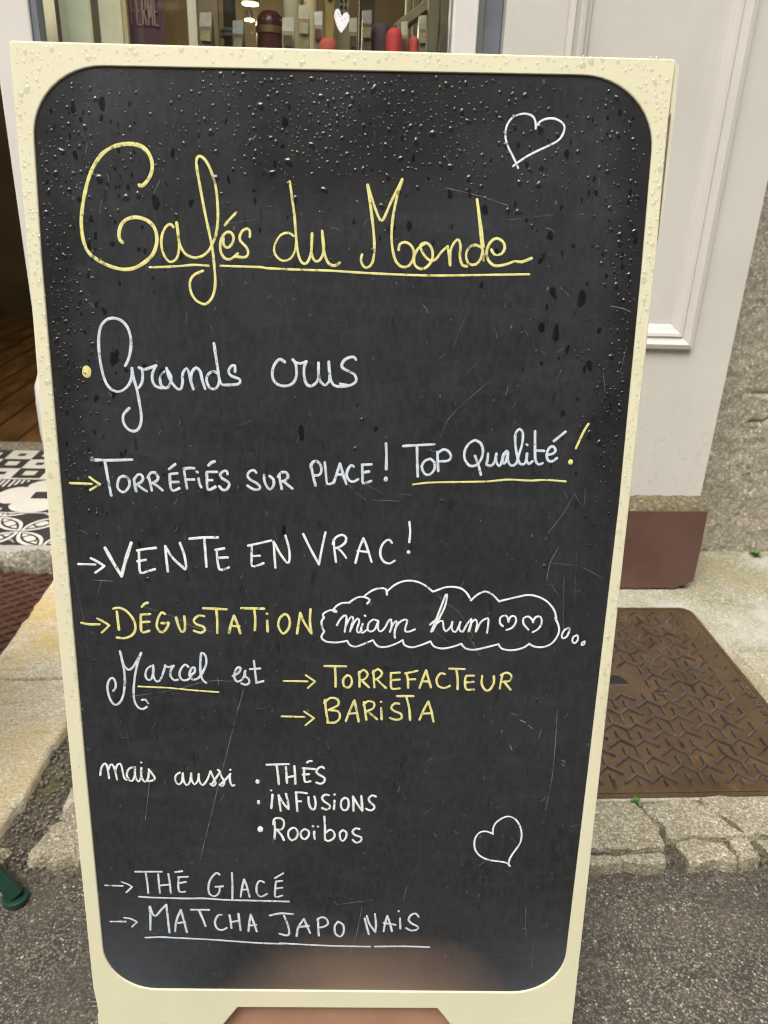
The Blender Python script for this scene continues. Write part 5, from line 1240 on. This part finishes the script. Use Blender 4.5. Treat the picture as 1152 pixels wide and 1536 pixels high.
SCRATCHES = [[10,-1167,5595,-1349,4916,-1568,4067,-1789,3179],[8,1058,11265,1367,11202,1692,11112],[6,2358,7626,2515,7865,2624,8100],[10,2384,7063,2408,7267,2492,7469],[4,2446,7268,2757,7233,3039,7092],[5,2383,7079,2538,6877],[6,2591,8137,2734,7947,2738,8163],[10,2635,5397,2648,4804,2633,4334,2591,3997],[6,-2537,5481,-2009,5579,-1604,5701,-1284,5707],[6,1115,6892,1237,6753,1398,6631,1569,6339,1530,6330,1660,6092],[10,2837,10139,2974,10114,3055,10081],[5,2582,7108,2629,6401],[8,272,7978,60,8167,-52,8309],[4,473,8059,247,8170],[5,362,7980,662,7970],[13,2072,5341,2154,5316],[13,2191,5253,2258,5218],[13,2293,5183,2353,5138],[10,2460,5122,2436,5012],[13,2090,4905,2119,4840],[11,2746,4712,2790,4676],[11,2742,4656,2785,4629],[5,2568,2118,2595,1469],[6,2435,2538,2480,1988],[4,2286,10324,2399,10225],[3,-1471,10781,-1262,10863,-849,10935],[4,1086,8713,1166,8899,1292,9047,1569,9305],[7,103,1644,233,2077,298,2500],[8,-2864,6966,-2633,6954],[8,-2305,6647,-1961,6528,-1733,6405,-1500,6342],[6,-2822,6803,-2771,6968],[7,-1930,11157,-1855,11285],[12,-967,11632,-871,11719],[7,-2488,10955,-2464,11084],[6,-2593,11520,-2565,11619],[5,-2558,11366,-2452,11430],[5,1011,6540,1134,6390,1297,6249],[5,2824,9436,2865,9222],[5,1653,11540,1666,11652],[5,214,10878,247,10944],[4,-770,7647,-735,7489],[3,1348,9408,1484,9552],[9,874,2820,836,2613],[7,-33,2525,445,2606],[4,2922,3760,3087,3802],[10,-2360,4386,-2455,3761],[3,2705,7393,2732,6781],[3,1319,10035,1192,9687],[3,1687,10971,2163,11032],[4,3048,9722,3004,9439],[3,-3088,7044,-2994,6298],[10,1192,3631,1236,3582]]

sign = thing('pavement_sign', 'wet cream framed A-board chalkboard standing on the asphalt with a handwritten coffee menu', 'chalkboard sign')
sign.matrix_world = Matrix(((0.99817, 0.0601, -0.00673, 0.0143), (-0.05844, 0.98717, 0.1486, 0.68166), (0.01557, -0.14793, 0.98887, 0.0003), (0, 0, 0, 1)))


def opening(inset=0.0, seg=12):
    """rounded rectangle of the black surface, slightly out of square like the real board"""
    def corner(cx, cz, rx, rz, a):
        return [(cx + (rx - inset) * math.cos(math.radians(a + 90 * k / seg)), cz + (rz - inset) * math.sin(math.radians(a + 90 * k / seg))) for k in range(seg + 1)]
    P = corner(0.2335, 1.1640, 0.077, 0.068, 0)
    P += corner(-0.2330, 1.1630, 0.076, 0.068, 90)
    P += [(-0.3122 + inset, 1.05), (-0.3136 + inset, 0.70), (-0.3142 + inset, 0.45)]
    P += corner(-0.2450, 0.1800, 0.0680, 0.0668, 180)
    P += corner(0.2330, 0.1835, 0.0695, 0.0672, 270)
    P += [(0.3075 - inset, 0.45), (0.3132 - inset, 0.80), (0.3122 - inset, 1.05)]
    return P


OUT = [(-0.3225, 1.2515), (-0.3252, 1.249), (-0.3262, 1.05), (-0.3290, 0.85), (-0.3325, 0.67), (-0.3325, 0.40), (-0.3310, 0.115), (-0.3285, 0.09), (-0.327, 0.072), (-0.3288, 0.068), (-0.329, -0.004),
       (-0.198, -0.004), (-0.1365, 0.0855), (0.1335, 0.0885), (0.192, 0.004), (0.3195, 0.006), (0.3205, 0.10), (0.3225, 0.45), (0.3245, 0.80), (0.3258, 1.03), (0.3262, 1.06), (0.3248, 1.12), (0.3240, 1.19), (0.3252, 1.2455), (0.3235, 1.248)]
fr_ = plate('front_frame', OUT, opening(), 0.0, 0.016, M['cream'], sign, 0.0016)
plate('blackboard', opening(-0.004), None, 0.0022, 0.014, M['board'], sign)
# chipped edge band at the upper right corner
plate('edge_band', [(0.3262, 1.246), (0.3300, 1.243), (0.3305, 1.20), (0.3296, 1.12), (0.3285, 1.09), (0.3266, 1.075), (0.3266, 1.10), (0.3254, 1.125), (0.3250, 1.17), (0.3256, 1.20)], None, 0.004, 0.017, M['edge'], sign)
plate('bare_edge', [(0.3240, 1.19), (0.3262, 1.20), (0.3262, 1.125), (0.3262, 1.08), (0.3235, 1.10)], None, 0.0012, 0.0155, M['chip'], sign)
# back leaf, hinged at the top and splayed behind
a_ = math.radians(17.1)
def back_leaf(mb_, u0, u1, z0, z1, t0, t1):
    P = []
    for u in (u0, u1):
        for z_ in (z0, z1):
            for t in (t0, t1):
                L_ = 1.236 - z_
                P.append((u, 0.024 + math.sin(a_) * L_ + math.cos(a_) * t, 1.236 - math.cos(a_) * L_ + math.sin(a_) * t))
    mb_.add(P, [(0, 1, 3, 2), (4, 6, 7, 5), (0, 4, 5, 1), (2, 3, 7, 6), (0, 2, 6, 4), (1, 5, 7, 3)])
mb = MB()
back_leaf(mb, -0.318, 0.314, 0.10, 1.236, 0.0, 0.014)
back_leaf(mb, -0.318, -0.18, 0.045, 0.10, 0.0, 0.014)
back_leaf(mb, 0.18, 0.314, 0.045, 0.10, 0.0, 0.014)
mb.build('back_leaf', M['edge'], sign)
mb = MB()
mb.box(-0.30, 0.29, 0.020, 0.032, -0.002, 0.112)  # added brown board, carries the finger blur on into the cut-out
mb.build('finger_blur_board', M['finger_blur_fill'], sign, bevel=0.003)
for hx in (-0.22, 0.22):
    mb = MB()
    mb.box(hx - 0.035, hx + 0.035, 0.0165, 0.0195, 1.20, 1.238)
    mb.tube([(hx - 0.035, 0.019, 1.240), (hx + 0.035, 0.019, 1.240)], 0.003, 8)
    mb.build('hinge', M['steel'], sign)
mb = MB()
for i in range(3):
    mb.box(-0.3375 - 0.003 * (i == 1), -0.318, 0.004 + 0.004 * i, 0.0062 + 0.004 * i, 0.0745 + 0.003 * i, 0.079 + 0.003 * i)
mb.build('corner_bracket', M['steel'], sign, bevel=0.0006)


BY = 0.0022      # depth of the black surface behind the frame's face


def stroke(mb_, w_, P, hgt=0.00010, step=0.0035, lift=0.0):
    """one pen stroke: a slightly domed ribbon with rounded ends"""
    C = catmull([Vector((x, 0, z)) for x, z in P], step)
    C2 = [C[0]]
    for c_ in C[1:]:
        if (c_ - C2[-1]).length > step * 0.25:
            C2.append(c_)
    C = C2 if len(C2) > 1 else [C[0], C[0] + Vector((0.0004, 0, 0))]
    d0, d1 = (C[1] - C[0]).normalized(), (C[-1] - C[-2]).normalized()
    r_ = w_ / 2
    rows = [(C[0] - d0 * r_ * .95, .30), (C[0] - d0 * r_ * .6, .78)] + [(c_, 1.0) for c_ in C] + [(C[-1] + d1 * r_ * .6, .78), (C[-1] + d1 * r_ * .95, .30)]
    n_ = len(rows)
    ph = rnd(0, 60)
    vs4 = []
    for i, (c_, e) in enumerate(rows):
        d = (rows[min(i + 1, n_ - 1)][0] - rows[max(i - 1, 0)][0]).normalized()
        s_ = Vector((-d.z, 0, d.x))
        ww = r_ * e * (1 + 0.24 * mnoise.noise(Vector((c_.x * 90 + ph, c_.z * 90, 0))))
        for o_, hh in ((-1, -0.1), (-0.8, 0.85), (0, 1), (0.8, 0.85), (1, -0.1)):
            vs4.append(c_ + s_ * ww * o_ + Vector((0, BY - hgt * hh * (0.55 + 0.45 * e) - lift, 0)))
    mb_.add(vs4, [(i * 5 + k, i * 5 + k + 1, (i + 1) * 5 + k + 1, (i + 1) * 5 + k) for i in range(n_ - 1) for k in range(4)])


for name, label, colr, S_, E_ in LETTERS:
    mb = MB()
    for s_ in S_:
        stroke(mb, s_[0] * 0.92e-4, [(s_[i] * 1e-4, s_[i + 1] * 1e-4) for i in range(1, len(s_), 2)], lift=rnd(0, 0.00004))
    for cx, cz, rx, rz in E_:
        cx, cz, rx, rz = (q * 1e-4 for q in (cx, cz, rx, rz))
        vs4 = [(cx + rx * t * math.cos(q * math.pi / 12) * (1 + .05 * math.sin(q)), BY - h_, cz + rz * t * math.sin(q * math.pi / 12)) for t, h_ in ((1, -0.0001), (0.8, 0.0004), (0.4, 0.0005)) for q in range(24)] + [(cx, BY - 0.0005, cz)]
        mb.add(vs4, [(i * 24 + q, i * 24 + (q + 1) % 24, (i + 1) * 24 + (q + 1) % 24, (i + 1) * 24 + q) for i in range(2) for q in range(24)] + [(48 + q, 48 + (q + 1) % 24, 72) for q in range(24)])
    o = mb.build(name, M[colr], sign, smooth=True)
    o['label'] = label
mb = MB()
for s_ in SCRATCHES:
    stroke(mb, s_[0] * 1e-4 * 0.8, [(s_[i] * 1e-4, s_[i + 1] * 1e-4) for i in range(1, len(s_), 2)], hgt=0.00006, step=0.006)
random.seed(21)
for _ in range(150):     # short fine scratches
    x, z = rnd(-0.30, 0.295), rnd(0.13, 1.2)
    a_, L_ = random.gauss(1.3, 0.7), rnd(0.003, 0.012)
    stroke(mb, rnd(0.0002, 0.0005), [(x, z), (x + L_ * .5 * math.cos(a_), z + L_ * .5 * math.sin(a_)), (x + L_ * math.cos(a_ + .2), z + L_ * math.sin(a_ + .2))], hgt=0.00006, step=0.005)
mb.build('scratches', M['scratch'], sign)['kind'] = 'stuff'

# ------------------------------------------------------------------ rain drops clinging to the sign
random.seed(5)
mb = MB()


def drop(x, z, r_, y, asp, ang, n=12, mi=0, flat_=1.0):
    ph, k1, k2 = rnd(0, 6.28), rnd(0.04, 0.24), rnd(0.02, 0.18)
    h_ = r_ * rnd(0.28, 0.42) * flat_
    vs5 = []
    ca_, sa_ = math.cos(ang), math.sin(ang)
    for t, hh in ((1.0, -0.02), (0.88, 0.30), (0.68, 0.64), (0.38, 0.91)):
        for q in range(n):
            th = 2 * math.pi * q / n
            rr = r_ * t * (1 + k1 * math.sin(2 * th + ph) + k2 * math.sin(3 * th + ph * 2))
            u, v = rr * math.cos(th), rr * asp * math.sin(th)
            sag = -r_ * 0.16 * (1 - t)
            vs5.append((x + u * ca_ - v * sa_, y - h_ * hh, z + u * sa_ + v * ca_ + sag))
    vs5.append((x, y - h_, z - r_ * 0.15))
    mb.add(vs5, [(i * n + q, i * n + (q + 1) % n, (i + 1) * n + (q + 1) % n, (i + 1) * n + q) for i in range(3) for q in range(n)] + [(3 * n + q, 3 * n + (q + 1) % n, 4 * n) for q in range(n)], mi)


def inside(x, z):
    return -0.307 < x < 0.305 and 0.12 < z < 1.228 and not ((abs(x) > 0.235 and z > 1.165) and math.hypot(abs(x) - 0.235, z - 1.165) > 0.062)


cells = {}
def free(x, z, r_):
    g = (int(x / 0.012), int(z / 0.012))
    for i in (-1, 0, 1):
        for j in (-1, 0, 1):
            for (X_, Z_, R_) in cells.get((g[0] + i, g[1] + j), ()):
                if math.hypot(x - X_, z - Z_) < (r_ + R_) * 1.15:
                    return False
    cells.setdefault(g, []).append((x, z, r_))
    return True


def dens(x, z):
    d = 0.002
    top = max(0.0, min(1.0, (z - 1.132 + 0.06 * (x - 0.02) ** 2 / 0.09 * 1.0 - 0.03 * fbm(x * 12, 3)) / 0.045))
    d += 1.0 * top * (0.12 + 0.88 * math.exp(-((x - 0.01) / 0.12) ** 2))
    if z > 0.72:
        d += 0.85 * math.exp(-((x + 0.312) / 0.035) ** 2) * min(1, (z - 0.72) / 0.2)
        d += 0.75 * math.exp(-((x - 0.312) / 0.032) ** 2) * min(1, (z - 0.72) / 0.15)
    d += 0.035 * max(0, min(1, (z - 1.05) / 0.08))
    return d


cnt = 0
for _ in range(200000):
    if cnt > 1500:
        break
    x, z = rnd(-0.31, 0.31), rnd(0.5, 1.23)
    if inside(x, z) and random.random() < dens(x, z):
        r_ = min(0.0042, max(0.0006, random.lognormvariate(math.log(0.00140), 0.50)))
        if free(x, z, r_):
            drop(x, z, r_, BY, rnd(0.8, 1.35), rnd(-0.5, 0.5))
            cnt += 1
cnt = 0
for _ in range(20000):       # half dried drops: flat dark spots with a short run below
    if cnt > 190:
        break
    x, z = rnd(-0.305, 0.305), rnd(0.72, 1.20)
    e_ = max(0.0, abs(x) - 0.16) / 0.15
    if inside(x, z) and random.random() < 0.012 + 0.5 * max(0, z - 1.04) / 0.16 + 0.6 * e_ * max(0, z - 0.72) / 0.4:
        r_ = min(0.0046, max(0.0012, random.lognormvariate(math.log(0.0018), 0.42)))
        if free(x, z, r_):
            drop(x, z, r_, BY, rnd(1.1, 2.2), rnd(-0.25, 0.25), mi=2, flat_=0.22)
            cnt += 1
cnt = 0
for _ in range(20000):
    if cnt > 520:
        break
    s_ = random.random()
    if s_ < 0.40:
        x, z = rnd(-0.324, -0.312), rnd(0.45, 1.20)
    elif s_ < 0.70:
        x, z = rnd(0.3145, 0.3235), rnd(0.5, 1.19)
    elif s_ < 0.86:
        x, z = rnd(-0.32, 0.32), rnd(1.236, 1.248)
    else:
        sg = random.choice((-1, 1))
        x, z = sg * rnd(0.27, 0.32), rnd(1.19, 1.24)
        if math.hypot(abs(x) - 0.235, z - 1.165) < 0.078:
            continue
    if random.random() > (0.25 + 0.9 * max(0, z - 0.45)):
        continue
    r_ = min(0.0034, max(0.0006, random.lognormvariate(math.log(0.00145), 0.42)))
    if free(x, z, r_):
        drop(x, z, r_, 0.0, rnd(0.85, 1.4), rnd(-0.5, 0.5), mi=1)
        cnt += 1
o = mb.build('raindrops', [M['water'], M['water_frame'], M['water_flat']], sign, smooth=True, fix=False)
tag(o, kind='stuff')
